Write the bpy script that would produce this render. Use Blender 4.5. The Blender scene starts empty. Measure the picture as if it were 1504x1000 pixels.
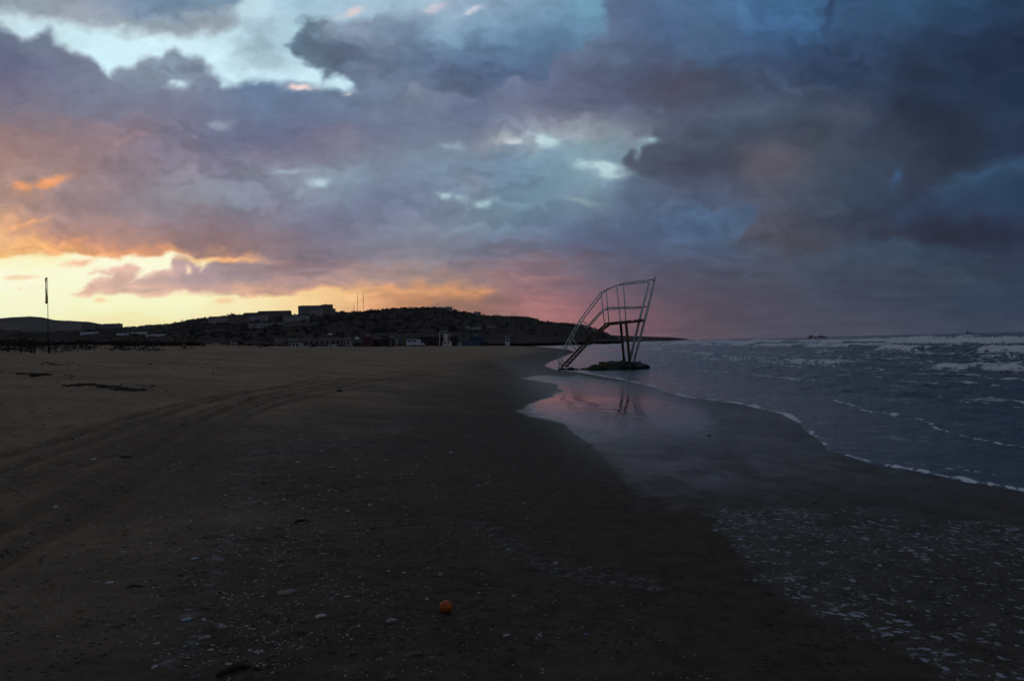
import bpy, math, random
import numpy as np
from mathutils import Vector, Matrix
random.seed(7)
SC = bpy.context.scene
COL = SC.collection
# ---------------------------------------------------------------- camera, world, exposure
F = 1142.0; ROLL = math.radians(1.358); PITCH = math.radians(0.25); CZ = 1.6
_f = np.array([0, math.cos(PITCH), math.sin(PITCH)])
_u0 = np.array([0, -math.sin(PITCH), math.cos(PITCH)]); _r0 = np.array([1.0, 0, 0])
_r = math.cos(ROLL) * _r0 - math.sin(ROLL) * _u0
_u = math.sin(ROLL) * _r0 + math.cos(ROLL) * _u0
cam_d = bpy.data.cameras.new("camera"); cam = bpy.data.objects.new("camera", cam_d); COL.objects.link(cam)
M = Matrix(((_r[0], _u[0], -_f[0], 0), (_r[1], _u[1], -_f[1], 0), (_r[2], _u[2], -_f[2], CZ), (0, 0, 0, 1)))
cam.matrix_world = M
cam_d.sensor_width = 36; cam_d.lens = 36 * F / 1504
cam_d.clip_start = 0.05; cam_d.clip_end = 90000
SC.camera = cam
SC.view_settings.view_transform = 'Standard'; SC.view_settings.look = 'None'
SC.view_settings.exposure = 0; SC.view_settings.gamma = 1
SC.cycles.use_denoising = True
SC.cycles.max_bounces = 5; SC.cycles.diffuse_bounces = 2; SC.cycles.glossy_bounces = 3
W = bpy.data.worlds.new("World"); SC.world = W; W.use_nodes = True
wn = W.node_tree.nodes; wb = wn["Background"]
ws = wn.new('ShaderNodeTexSky'); ws.sky_type = 'NISHITA'; ws.sun_disc = False
ws.sun_elevation = math.radians(0.5); ws.sun_rotation = math.radians(-33)
W.node_tree.links.new(ws.outputs[0], wb.inputs[0]); wb.inputs[1].default_value = 0.05

def ray(px, py):
    d = _f + (px - 752) / F * _r + (500 - py) / F * _u
    return d / np.linalg.norm(d)
def at_y(px, py, Y):
    d = ray(px, py); return Vector(d * (Y / d[1]) + np.array([0, 0, CZ]))
def to_px(x, y, z):
    """picture plane coordinates of world points (arrays)"""
    a = x * _f[0] + y * _f[1] + (z - CZ) * _f[2]
    b = x * _r[0] + y * _r[1] + (z - CZ) * _r[2]
    c = x * _u[0] + y * _u[1] + (z - CZ) * _u[2]
    aa = np.where(a > 1e-6, a, 1e-6)
    return 752 + F * b / aa, 500 - F * c / aa, a
# ---------------------------------------------------------------- noise + sky painting (numpy only)
def _hash(ix, iy, seed):
    h = (ix.astype(np.int64) * 374761393 + iy.astype(np.int64) * 668265263 + seed * 974634777) & 0xFFFFFFFF
    h = ((h ^ (h >> 13)) * 1274126177) & 0xFFFFFFFF
    return (h ^ (h >> 16)) & 0xFFFF
_GA = np.arange(65536) * (2 * math.pi / 65536)
_GX, _GY = np.cos(_GA), np.sin(_GA)
def perlin(x, y, seed=0):
    ix, iy = np.floor(x), np.floor(y)
    fx, fy = x - ix, y - iy
    ix = ix.astype(np.int64); iy = iy.astype(np.int64)
    u = fx * fx * fx * (fx * (fx * 6 - 15) + 10)
    v = fy * fy * fy * (fy * (fy * 6 - 15) + 10)
    def g(dx, dy):
        h = _hash(ix + dx, iy + dy, seed)
        return _GX[h] * (fx - dx) + _GY[h] * (fy - dy)
    a, b, c, d = g(0, 0), g(1, 0), g(0, 1), g(1, 1)
    return ((a + (b - a) * u) * (1 - v) + (c + (d - c) * u) * v) * 1.5
def fbm(x, y, octv=5, seed=0, gain=0.5, lac=2.03):
    s = np.zeros_like(x, dtype=float); a = 1.0; t = 0.0
    for k in range(octv):
        s += a * perlin(x, y, seed + 17 * k); t += a
        a *= gain; x = x * lac + 3.7; y = y * lac + 1.3
    return s / t * 1.6
def sstep(a, b, x):
    t = np.clip((x - a) / (b - a), 0, 1)
    return t * t * (3 - 2 * t)
def poly_sd(x, y, poly):
    """signed distance to a closed polygon, negative inside"""
    d = np.full(x.shape, 1e18); s = np.ones(x.shape)
    n = len(poly)
    for i in range(n):
        ax, ay = poly[i]; bx, by = poly[i - 1]
        ex, ey = bx - ax, by - ay
        wx, wy = x - ax, y - ay
        t = np.clip((wx * ex + wy * ey) / (ex * ex + ey * ey + 1e-12), 0, 1)
        qx, qy = wx - ex * t, wy - ey * t
        d = np.minimum(d, qx * qx + qy * qy)
        c1 = y >= ay; c2 = y < by; c3 = ex * wy > ey * wx
        s = np.where((c1 & c2 & c3) | (~c1 & ~c2 & ~c3), -s, s)
    return s * np.sqrt(d)
def line_dist(x, y, pts):
    d = np.full(x.shape, 1e18); tt = np.zeros(x.shape)
    n = len(pts) - 1
    for i in range(n):
        ax, ay = pts[i][:2]; bx, by = pts[i + 1][:2]
        ex, ey = bx - ax, by - ay
        wx, wy = x - ax, y - ay
        t = np.clip((wx * ex + wy * ey) / (ex * ex + ey * ey + 1e-12), 0, 1)
        q = (wx - ex * t) ** 2 + (wy - ey * t) ** 2
        m = q < d
        d = np.where(m, q, d); tt = np.where(m, (i + t) / n, tt)
    return np.sqrt(d), tt

# clouds as seen along each direction of the sky (u to the right, v downward, 1142 units = 45 degrees)
BASE = """0 75 90 95 130;0 125 106 103 133;60 100 103 108 140;125 100 112 124 150;200 112 122 138 160;250 100 118 136 155;300 122 118 130 155;376 140 95 118 152
10 50 103 118 143;60 62 103 118 140;60 150 116 113 135;0 170 124 109 124;125 150 113 118 144;190 160 113 118 144;250 165 113 114 140;320 160 108 114 144;0 210 150 115 115;60 200 140 114 119;125 200 134 111 121
190 200 146 119 129;250 200 119 114 139;320 200 108 109 139;376 200 103 108 139;0 235 166 126 115;60 235 154 120 115;125 235 146 117 120;190 235 130 112 125;250 235 124 114 134
400 160 104 119 150;430 180 100 110 145;500 150 105 120 150;560 160 110 120 150;610 135 110 120 145;650 150 100 112 140;700 165 90 105 140;752 150 110 117 148;560 190 104 105 135;450 200 104 100 130
400 230 124 105 129;450 240 119 105 125;500 215 129 119 139;560 230 119 119 140;600 220 119 124 145;650 220 117 127 147;640 240 115 135 155;700 190 119 119 140;740 190 160 152 158;735 208 150 155 165;720 240 98 120 145
560 100 100 112 142;600 100 95 110 140;640 110 84 99 133;680 145 84 94 120;720 100 79 94 130;690 120 77 89 120;700 75 90 116 150;680 50 116 148 178;640 30 145 175 200;660 12 150 170 195;740 40 104 139 170;752 10 128 150 180;700 12 140 160 185
760 20 119 154 185;850 30 104 145 175;880 10 110 160 190;880 40 98 140 172;800 60 90 125 160;850 55 88 122 158;770 90 84 109 145;790 110 78 88 124;830 75 84 112 148;752 70 88 120 155
790 150 108 109 139;850 150 94 97 125;900 165 94 100 130;960 170 90 98 125;1020 165 85 95 120;1080 170 86 97 120;1128 160 78 92 113
760 180 140 136 152;800 185 150 144 156;850 182 166 157 162;900 185 158 149 151;950 190 128 119 134;790 207 150 172 188;850 205 150 173 184;900 215 120 140 155;935 215 125 150 165;760 240 90 120 150;830 235 105 135 155;880 245 150 175 188;900 235 112 140 158
0 260 172 132 122;60 258 152 126 126;120 270 150 125 130;190 260 140 120 130;250 255 134 121 137;330 250 124 115 140;20 300 176 141 131;60 310 160 130 130;120 310 145 120 125;190 300 140 125 135;250 300 135 125 136;320 285 134 139 154;260 280 140 139 150;370 280 125 129 150
370 330 130 115 130;310 330 138 115 126;250 330 144 120 130;190 340 152 124 126;130 340 150 120 121;100 332 144 115 118;30 355 170 132 115;55 350 148 114 110;20 335 225 168 125;0 345 240 185 125;42 330 205 147 122;5 365 248 200 138;70 365 225 155 112;110 352 205 142 115;105 366 225 158 120
135 370 220 150 115;180 372 225 155 120;170 350 180 130 116;250 355 148 111 110;330 360 139 105 112;370 355 139 108 118;300 370 148 108 102;345 375 155 109 97;210 370 195 138 115
400 260 134 138 154;430 255 142 155 172;472 268 150 168 184;520 260 125 140 160;580 260 125 140 165;640 255 115 130 156;700 275 132 124 145;740 260 110 130 155;400 290 127 124 145;450 290 125 122 145;500 300 115 118 145;560 290 115 120 148;610 290 110 116 146;660 288 125 145 165;710 298 125 148 165
670 305 108 108 139;720 310 104 124 145;750 300 110 140 160;400 330 130 119 140;460 340 117 111 135;520 340 119 114 138;560 345 128 128 150;620 335 125 130 150;700 328 130 146 162;740 340 105 125 150;400 370 148 118 125;450 365 119 104 125;500 370 125 110 128;560 360 119 115 138;620 360 120 118 138;680 370 115 118 140;740 360 105 108 132
390 378 168 124 117;400 392 140 112 118;450 390 148 121 128;500 385 144 120 128;560 385 150 127 135;620 378 148 134 141;700 395 119 107 124;740 390 119 105 122;376 405 150 120 128;430 402 148 114 120;470 400 150 115 125;500 412 180 138 134;560 408 158 124 125;620 410 150 115 120;620 421 195 142 120
700 412 146 111 119;750 408 148 101 110;560 424 225 166 126;600 432 222 162 118;650 432 190 135 115;700 430 222 158 112;600 450 185 135 115;650 446 182 131 113;700 450 195 131 110;740 450 170 110 108;740 430 152 102 102;520 425 205 155 135;560 445 238 180 130
760 260 110 140 165;800 260 125 155 178;850 265 125 155 175;930 262 92 107 132;950 258 85 90 112;1000 262 78 80 102;1060 268 85 90 115;1100 260 79 82 102;770 300 114 144 165;820 300 105 130 155;850 297 130 151 163;900 290 95 115 145;960 280 90 105 138;1000 290 80 90 118;1060 285 85 92 118;1120 290 82 85 105
780 330 100 115 145;830 330 95 112 145;880 330 90 100 130;940 320 85 95 125;780 360 105 108 132;840 360 90 95 128;900 350 85 98 132;950 360 82 95 128;1110 345 84 85 105;1128 350 80 85 102;780 385 125 105 118;850 390 105 98 120;900 385 92 90 115;980 380 88 85 110;1050 375 80 88 115;1128 370 82 90 108
1000 330 80 102 136;1040 330 78 104 140;1085 325 78 108 146;1000 355 76 98 135;1050 352 78 98 132;1120 315 79 83 103
760 405 162 109 112;800 405 150 105 112;850 410 125 98 112;920 400 95 85 105;1000 400 88 80 100;1060 410 80 78 98;1120 400 78 78 98;770 430 166 112 112;850 430 140 98 108;920 430 110 88 102;1000 430 88 78 95;1060 440 82 76 92;1120 430 78 76 95
770 460 180 115 108;820 465 170 108 105;880 460 140 92 100;940 470 120 85 95;1000 470 100 80 92;1060 470 85 75 90;1120 470 80 74 92;850 485 165 105 100;950 490 125 85 92;1040 490 100 78 88;700 475 200 135 110;600 475 210 145 115
1140 255 97 90 105;1180 270 76 85 105;1240 260 61 75 98;1290 270 56 72 96;1360 265 54 62 82;1360 280 50 60 85;1400 265 50 78 114;1440 260 52 82 118;1490 260 45 62 85;1200 300 62 78 100;1128 300 85 90 110;1280 300 52 68 92;1350 300 48 68 102;1420 290 43 68 105;1500 290 40 66 104
1128 330 90 88 108;1200 330 62 70 90;1300 335 52 58 80;1380 330 45 50 72;1450 330 42 50 75;1500 330 38 52 85;1150 357 76 71 87;1200 357 74 71 87;1260 345 66 79 99;1300 350 56 62 82;1400 350 45 48 70;1480 350 42 48 72;1128 375 78 88 108;1200 377 70 85 108;1280 372 62 82 105;1340 365 61 83 108;1400 372 55 72 95;1480 377 50 60 82
1200 400 70 78 98;1300 395 65 72 92;1400 400 58 72 92;1500 400 48 62 85;1128 400 78 80 98;1250 412 62 66 86;1350 412 58 62 82;1128 430 75 74 92;1200 440 70 78 98;1300 440 60 70 92;1400 440 50 65 88;1500 440 45 62 88;1128 470 80 74 92;1200 475 75 74 92;1280 475 72 70 90;1350 470 60 66 88;1430 470 48 62 86;1500 470 45 62 90;1500 490 45 60 85
-80 75 90 95 130;-80 150 118 106 125;-80 240 165 122 112;-80 300 176 138 126;-80 345 235 178 120;-90 370 245 195 135;1600 100 34 48 74;1600 250 40 58 88;1600 400 45 58 82"""
C3 = """870 75 100 114 144;840 95 100 108 140;880 60 102 120 150;810 115 96 104 136;900 30 90 105 140;892 10 88 106 142;920 60 85 100 135;960 40 77 100 145;1000 20 80 110 150;1080 10 80 118 163;1120 30 75 113 162;1040 60 75 100 135;1100 70 70 95 135;880 120 80 85 115;830 130 98 100 130
760 125 110 118 148;950 90 76 86 116;960 130 80 76 97;1000 150 80 74 94;1060 140 71 75 96;1100 120 66 78 105;1128 10 62 103 149;1180 10 65 108 149;1128 50 56 90 132;1170 40 60 98 139;1250 20 55 83 119;1320 20 52 84 119;1400 10 48 78 113;1500 10 40 60 90;1500 60 35 48 75;1400 50 42 60 90
1280 60 52 72 105;1200 80 52 68 100;1128 100 61 76 110;1250 110 50 65 95;1350 90 42 55 80;1450 100 36 50 75;1500 130 35 50 75;1128 140 74 84 110;1200 150 62 75 100;1280 130 52 65 90;1330 150 42 52 74;1400 150 40 54 79;1210 170 76 78 96;1240 180 80 82 96
790 150 108 109 139;850 150 94 97 125;900 165 94 100 130;960 170 90 98 125;1020 165 85 95 120;1080 170 86 97 120;1128 165 78 92 113;1180 178 66 75 95;1440 170 42 55 80;1500 190 44 64 96"""
CE = """1140 255 98 90 103;1110 240 96 88 102;1180 270 78 84 101;1240 260 64 75 94;1290 270 58 70 91;1360 265 54 61 79;1360 285 50 58 80;1430 290 45 58 82;1500 290 42 58 85;1200 300 66 76 95;1128 300 87 88 106;1280 300 54 66 87;1160 320 84 84 100
1128 335 86 82 98;1200 330 64 69 86;1300 335 53 58 76;1380 330 46 50 70;1450 330 44 50 72;1500 330 40 51 78;1150 357 78 71 83;1200 357 76 71 83;1250 345 66 72 90;1300 346 55 59 76;1400 350 46 48 66;1480 350 44 48 68;1230 215 70 76 92;1300 200 58 66 86;1400 220 43 51 68;1480 220 42 56 82;1340 170 42 50 68;1110 280 82 84 102;1100 345 84 80 96"""
C4 = """930 235 84 88 109;960 240 70 75 95;1000 200 76 83 103;960 205 85 92 112;1000 240 68 72 90;1050 200 70 80 100;1050 240 68 72 92;1110 210 70 78 100;1110 240 88 85 98;1000 255 74 76 96;1150 190 62 72 90;1220 187 55 65 82;1128 240 97 89 103;1180 210 84 80 97
1230 210 68 76 95;1280 200 60 72 95;1280 240 58 70 92;1330 200 48 58 78;1380 200 44 52 72;1400 220 42 50 70;1450 240 48 75 110;1490 200 45 66 98;1500 240 40 62 92;1340 165 42 50 70;1240 260 62 75 98"""
HOLE = """20 25 192 220 230;0 20 175 200 212;150 75 203 237 247;90 45 195 228 238;300 75 205 235 245;350 110 200 230 241;200 62 200 230 240;370 30 172 202 214;385 60 150 175 190;395 80 158 182 196;376 85 170 198 210;430 5 158 190 211;405 20 172 198 213;420 50 170 202 218;400 100 198 226 239;450 110 203 230 242;520 8 160 185 205
600 8 155 180 200;495 122 200 230 240;-60 30 180 205 215;360 5 190 212 222"""
WED = """0 0 135 152 168;60 8 135 150 166;125 20 148 152 166;190 8 113 138 170;250 12 104 134 165;330 0 112 140 168;100 34 158 175 186;200 44 148 164 175;280 40 140 152 166;320 35 150 160 172;30 18 140 158 172;-80 0 130 145 160;150 10 128 145 168"""
C2S = """450 35 100 120 140;430 65 86 106 130;470 60 108 125 148;490 80 84 94 125;520 40 132 143 164;560 60 110 125 150;600 50 104 120 150;540 110 106 117 142;600 100 95 110 140;450 90 105 121 141;500 30 135 148 168;560 25 130 148 172;620 70 100 120 150;580 135 106 118 143;480 105 104 119 140;520 140 106 120 148"""
YEL = """0 400 255 253 222;100 400 255 252 215;60 450 255 252 210;150 450 255 252 205;250 450 254 250 204;330 445 253 246 200;376 450 251 238 190;430 442 250 226 168;430 458 248 218 160;480 442 246 206 146;520 440 246 200 140;545 438 244 192 130;200 475 255 235 175;330 465 252 236 180;400 430 252 225 165;480 428 246 196 140;240 385 255 252 215;-120 420 255 250 205
180 385 255 252 220;120 478 255 242 188;-400 430 240 190 135;520 455 240 190 140;560 450 238 180 132;20 380 254 240 185;345 380 252 215 150"""
ARM = """110 432 240 190 160;140 420 210 160 150;170 400 215 165 150;190 420 195 150 148;230 415 172 138 142;270 395 178 142 148;240 432 228 180 155;300 415 165 135 142;330 395 160 130 135;376 405 150 120 128;376 428 222 170 145;330 430 232 182 155;430 402 148 114 120;430 420 215 160 138;470 400 150 115 125;500 416 195 148 136;200 395 228 182 158
550 405 158 124 125;560 418 200 150 128;185 432 235 188 160"""
def _pts(s):
    return np.array([[float(t) for t in p.split()] for p in s.replace("\n", ";").split(";")])
def field(u, v, s, su=26.0, sv=17.0):
    P = _pts(s); num = np.zeros(u.shape + (3,)); den = np.zeros(u.shape)
    for x, y, r, g, b in P:
        d2 = ((u - x) / su) ** 2 + ((v - y) / sv) ** 2
        w = np.exp(-0.5 * d2) + 2e-4 / (1 + (d2 / 12) ** 2)
        num += w[..., None] * np.array([r, g, b]); den += w
    return num / den[..., None]
def sky_srgb(u, v):
    """sRGB 0..255 of the clouded sky"""
    n1 = fbm(u / 130, v / 85, 4, 11); n2 = fbm(u / 130, v / 85, 4, 23)
    n3 = fbm(u / 38, v / 26, 5, 31, 0.5); n4 = fbm(u / 38, v / 26, 5, 47, 0.5)
    low = sstep(520, 330, v)                        # clouds flatten towards the horizon
    lowc = 0.35 + 0.65 * low
    du = n1 * 9 + n3 * 12; dv = (n2 * 6 + n4 * 9) * lowc
    col = field(u + du * 1.35, v + dv * 1.2, BASE, 29, 19)
    def over(poly, s, soft, warp, su=26.0, sv=17.0, k=1.0):
        nonlocal col
        if isinstance(soft, (int, float)): soft = soft + 0 * u
        sd = poly_sd(u + du * warp, v + dv * warp, poly)
        m = sstep(0, 1, 0.5 - sd / (2 * soft)) * k
        c = field(u + du * 1.3, v + dv * 1.2, s, su, sv)
        col = col * (1 - m[..., None]) + c * m[..., None]
        return m
    # bright opening upper left
    hole = [(-900, -700), (420, -700), (640, -40), (640, 0), (600, 60), (560, 100), (528, 133), (500, 131), (480, 128), (455, 124), (430, 123), (410, 124), (385, 119), (362, 122), (345, 127), (330, 123), (314, 110), (303, 99), (293, 84), (282, 80), (268, 80), (256, 73),
            (244, 78), (236, 88), (222, 85), (203, 90), (198, 98), (180, 100), (160, 110), (150, 101), (138, 90), (118, 83), (98, 73), (84, 64), (77, 42), (66, 41), (54, 53), (36, 58), (20, 48), (0, 37), (-100, 30)]
    mh = over(hole, HOLE, 6.5 + 4 * sstep(0.1, 0.9, n1 * 0.5 + 0.5), 0.75)
    over([(-900, -900), (420, -900), (372, -60), (358, 0), (352, 18), (338, 40), (300, 52), (240, 54), (190, 50), (130, 38), (80, 30), (40, 20), (0, 12), (-200, 5)], WED, 14, 1.0, 34, 14)
    over([(372, 36), (392, 30), (408, 60), (404, 92), (380, 98), (350, 80)], "385 60 152 172 188;390 85 154 174 188", 20, 1.4, k=0.75)
    over([(444, 24), (478, 22), (500, 30), (540, 26), (575, 14), (625, 22), (632, 46), (622, 66), (612, 100), (640, 160), (520, 150), (516, 134), (508, 118), (492, 112), (470, 118), (462, 100), (446, 88), (430, 76), (423, 62), (436, 50), (436, 36)], C2S, 7 + 22 * sstep(545, 620, u) + 14 * sstep(115, 150, v), 0.9)
    # towering cloud right of the pale blue window
    over([(889, -60), (888, 20), (887, 48), (872, 60), (852, 72), (834, 82), (816, 92), (806, 104), (802, 116), (780, 117), (764, 121), (756, 110), (746, 120), (730, 150), (760, 165), (900, 172), (1128, 172), (1300, 182), (1800, 190), (2400, 100), (2400, -900), (900, -900)],
         C3, 4 + 30 * sstep(125, 170, v) + 7 * sstep(70, 30, v), 0.9, 30, 20)
    over([(540, 178), (575, 160), (592, 146), (600, 128), (608, 121), (618, 124), (622, 135), (640, 137), (665, 140), (700, 147), (722, 156), (740, 162), (760, 185), (600, 205)], "600 140 116 122 146;612 130 122 128 150;650 146 110 118 146;700 156 100 110 142;560 175 108 116 146;640 180 108 116 144;740 175 110 116 145", 4 + 26 * sstep(150, 185, v), 0.6)
    # dark bank below it
    over([(966, 188), (964, 205), (952, 214), (940, 219), (926, 219), (919, 232), (916, 248), (936, 256), (1000, 262), (1060, 255), (1128, 270), (1250, 278), (1330, 262), (1370, 240), (1440, 262), (1900, 262), (1900, 165), (1500, 176), (1400, 165), (1320, 150), (1290, 172), (1240, 188), (1205, 172), (1150, 178), (1060, 180)],
         C4, 5 + 14 * sstep(940, 1010, u), 0.7)
    # bank with a flat dusky base, right
    over([(1096, 236), (1112, 220), (1150, 209), (1192, 196), (1260, 196), (1320, 172), (1900, 150), (1900, 356), (1504, 352), (1440, 361), (1385, 356), (1330, 353), (1300, 350), (1272, 344), (1246, 352), (1202, 366), (1150, 365), (1084, 354), (1096, 334), (1104, 314), (1112, 300), (1090, 290), (1104, 262), (1092, 250)],
         CE, 6 + 20 * sstep(300, 215, v), 0.7, 30, 16)
    over([(1376, 268), (1420, 252), (1470, 240), (1530, 222), (1600, 260), (1600, 318), (1450, 320), (1370, 318), (1330, 330), (1290, 322), (1340, 296)], "1400 265 56 80 108;1440 256 58 84 112;1480 246 55 80 112;1430 290 48 66 96;1500 290 44 64 94;1350 310 50 64 92", 13, 1.0, k=0.85)
    # burning strip under the cloud base
    glow = [(-900, 366), (0, 366), (30, 350), (60, 358), (90, 360), (120, 362), (150, 370), (175, 376), (190, 370), (230, 368), (285, 374), (345, 377), (376, 380), (440, 418), (470, 414), (520, 406), (556, 412), (640, 420), (720, 424), (700, 440), (640, 440), (560, 520), (-900, 560)]
    over(glow, "0 380 250 196 126;100 375 246 178 116;200 380 242 168 112;300 380 238 160 108;376 380 230 158 112;450 420 238 176 124;520 412 232 168 122;600 425 226 162 118;700 430 222 156 112", 11, 1.3, 60, 20, k=0.8)
    over([(-900, 372), (0, 378), (60, 373), (90, 370), (120, 374), (150, 379), (175, 383), (190, 377), (230, 374), (285, 378), (345, 380), (376, 384), (440, 424), (470, 420), (520, 414), (556, 420), (585, 440), (560, 520), (-900, 560)], YEL, 4.5 + 9 * sstep(400, 500, u), 0.8, 40, 12, k=sstep(610, 450, u + 1.5 * du))
    over([(96, 434), (122, 424), (142, 415), (158, 406), (138, 398), (168, 392), (203, 391), (207, 396), (196, 407), (190, 414), (212, 407), (238, 400), (246, 388), (262, 381), (283, 382), (290, 392), (330, 383), (376, 384), (480, 386), (600, 392), (600, 412), (540, 417), (470, 424), (420, 430), (376, 434), (330, 431), (276, 433),
          (236, 437), (200, 434), (160, 431), (128, 437)], ARM, 5.5, 1.1, 30, 11, k=0.82 + 0.15 * sstep(200, 330, u))
    # small puffs, gaps and streaks
    puffs = [(262, 125, 15, 6, 0, 184, 208, 222, 1), (325, 181, 16, 8, 0, 142, 152, 172, .8), (515, 17, 17, 6, -8, 220, 206, 208, 1), (640, 12, 20, 8, -20, 192, 186, 200, .9), (691, 17, 13, 4, -10, 218, 206, 214, 1),
             (445, 130, 18, 4.5, -4, 232, 208, 204, 1), (508, 136, 6, 2.5, 0, 222, 196, 190, 1), (757, 208, 12, 4, 0, 205, 208, 216, .9), (792, 207, 26, 9, 8, 196, 220, 228, 1), (955, 205, 14, 6, 0, 152, 186, 196, .9), (938, 222, 6, 10, 20, 145, 176, 188, .8),
             (885, 245, 34, 7, 5, 186, 210, 216, 1), (898, 256, 18, 5, 0, 190, 210, 215, .8), (664, 289, 20, 6, 14, 166, 190, 198, 1), (712, 297, 12, 5, -14, 158, 182, 192, .9), (472, 268, 13, 6, 10, 176, 194, 204, .9), (428, 252, 22, 4, 0, 160, 175, 190, .7), (660, 216, 14, 7, 0, 156, 176, 190, .8),
             (66, 271, 38, 8, -20, 232, 158, 112, 1), (34, 274, 12, 7, 15, 230, 158, 115, 1), (52, 288, 9, 5, -20, 225, 158, 118, .9), (113, 352, 14, 5, -25, 226, 154, 114, .9), (40, 328, 24, 4, -15, 236, 172, 124, .8), (115, 386, 20, 4.5, -6, 246, 190, 152, .9), (34, 407, 24, 3, -5, 246, 212, 172, .8), (46, 421, 17, 2.5, -12, 248, 220, 178, .7),
             (28, 425, 6, 2, 0, 247, 215, 175, .7), (150, 441, 8, 3, 0, 247, 205, 160, .7), (333, 441, 14, 4, 0, 244, 205, 155, .75), (275, 396, 5, 5, 30, 255, 232, 190, .9), (284, 384, 9, 3, 10, 255, 225, 170, .8), (335, 383, 60, 3, 2, 246, 176, 116, .8), (700, 431, 26, 6, -4, 232, 166, 112, .9), (610, 427, 48, 5, 3, 232, 172, 122, .6),
             (1316, 264, 8, 17, 25, 62, 92, 130, .7), (1440, 258, 50, 10, -3, 50, 78, 108, .5), (1095, 318, 22, 14, -30, 76, 104, 142, .6), (1066, 331, 5, 8, 10, 74, 90, 120, .8), (1218, 24, 7, 34, 14, 50, 68, 104, .8), (608, 133, 11, 9, 0, 122, 128, 150, .6), (560, 166, 24, 12, 0, 118, 124, 148, .5),
             (850, 297, 24, 4, 8, 142, 160, 168, .7), (775, 406, 60, 3, 3, 176, 116, 114, .6), (325, 259, 4, 3, 0, 112, 104, 130, .7), (190, 205, 40, 5, -22, 158, 124, 130, .6), (700, 328, 40, 7, -20, 138, 152, 166, .6), (560, 350, 50, 5, -12, 134, 134, 152, .5), (740, 205, 24, 5, -10, 172, 162, 162, .5)]
    for x, y, a, b, rot, r, g, bl, k in puffs:
        c, s = math.cos(math.radians(rot)), math.sin(math.radians(rot))
        uu = u + du * 0.5 - x; vv = v + dv * 0.5 - y
        q = ((uu * c + vv * s) / a) ** 2 + ((-uu * s + vv * c) / b) ** 2
        m = np.clip(np.exp(-q) * (1.05 + 1.3 * n3), 0, 1) * k
        col = col * (1 - m[..., None]) + np.array([r, g, bl]) * m[..., None]
    # billows: soft relief inside the clouds, stretched towards the horizon
    vv_ = v + dv + 0.9 * np.maximum(0, v - 360) + 0.4 * np.maximum(0, v - 430)
    r1 = 1 - 2 * np.abs(fbm((u + du) / 75, vv_ / 46, 4, 71, 0.45))
    r2 = fbm((u + du) / 60, vv_ / 28, 4, 91, 0.5)
    def bil(a, b):
        s_ = 0; am = 1.0
        for q in range(4):
            s_ = s_ + am * np.sqrt(perlin(a, b, 810 + q) ** 2 + 0.012); am *= 0.55; a = a * 2.05 + 4.1; b = b * 2.05 + 1.7
        return s_
    ux = u + 0.8 * du; vx = vv_ - v * 0 + 0.0
    ux = ux + 20 * n1; vx = vx + 12 * n2
    e0 = bil(ux / 190, vx / 105); e1 = bil((ux + 8) / 190, (vx - 11) / 105)
    rel = np.tanh((e0 - e1) / 0.10) * sstep(-0.35, 0.5, fbm(u / 210, v / 130, 2, 951)) * sstep(215, 150, col[..., 2])
    sh = 1 + 0.03 * (r1 - 0.45) + 0.05 * r2 + 0.055 * rel * (0.3 + 0.7 * low) + 0.03 * (0.6 - e0)
    sh += 0.02 * fbm(u / 14, v / 10, 3, 5)
    sat = sstep(250, 235, col.max(-1))
    sh = 1 + (sh - 1) * (0.25 + 0.75 * sat)
    col = col * sh[..., None]
    lum = (col @ np.array([0.3, 0.55, 0.15]))[..., None]
    warm = sstep(165, 225, col[..., :1])
    cool = (0.1 + 0.4 * sstep(850, 1250, u) * sstep(420, 330, v))[..., None]
    k = 0.77 + 0.23 * np.maximum(warm, cool)
    col = lum + (col - lum) * k
    # slate-blue tone of the unlit clouds, a dimmer sky towards the east
    tone = 1 + (np.array([0.955, 1.0, 1.01]) - 1) * (1 - warm) * sstep(150, 500, u)[..., None]
    side = (1.05 - 0.03 * warm) - 0.06 * sstep(650, 1150, u)[..., None]
    dusk = 1 - 0.16 * (sstep(520, 620, u) * sstep(790, 700, u) * sstep(405, 450, v))[..., None] + np.array([.08, .0, 0.015]) * (sstep(720, 800, u) * sstep(1350, 1000, u) * sstep(400, 455, v))[..., None]
    return np.clip(col * tone * side * dusk, 0, 255)
def srgb2lin(c):
    c = np.asarray(c, float) / 255.0
    return np.where(c <= 0.04045, c / 12.92, ((c + 0.055) / 1.055) ** 2.4)
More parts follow.
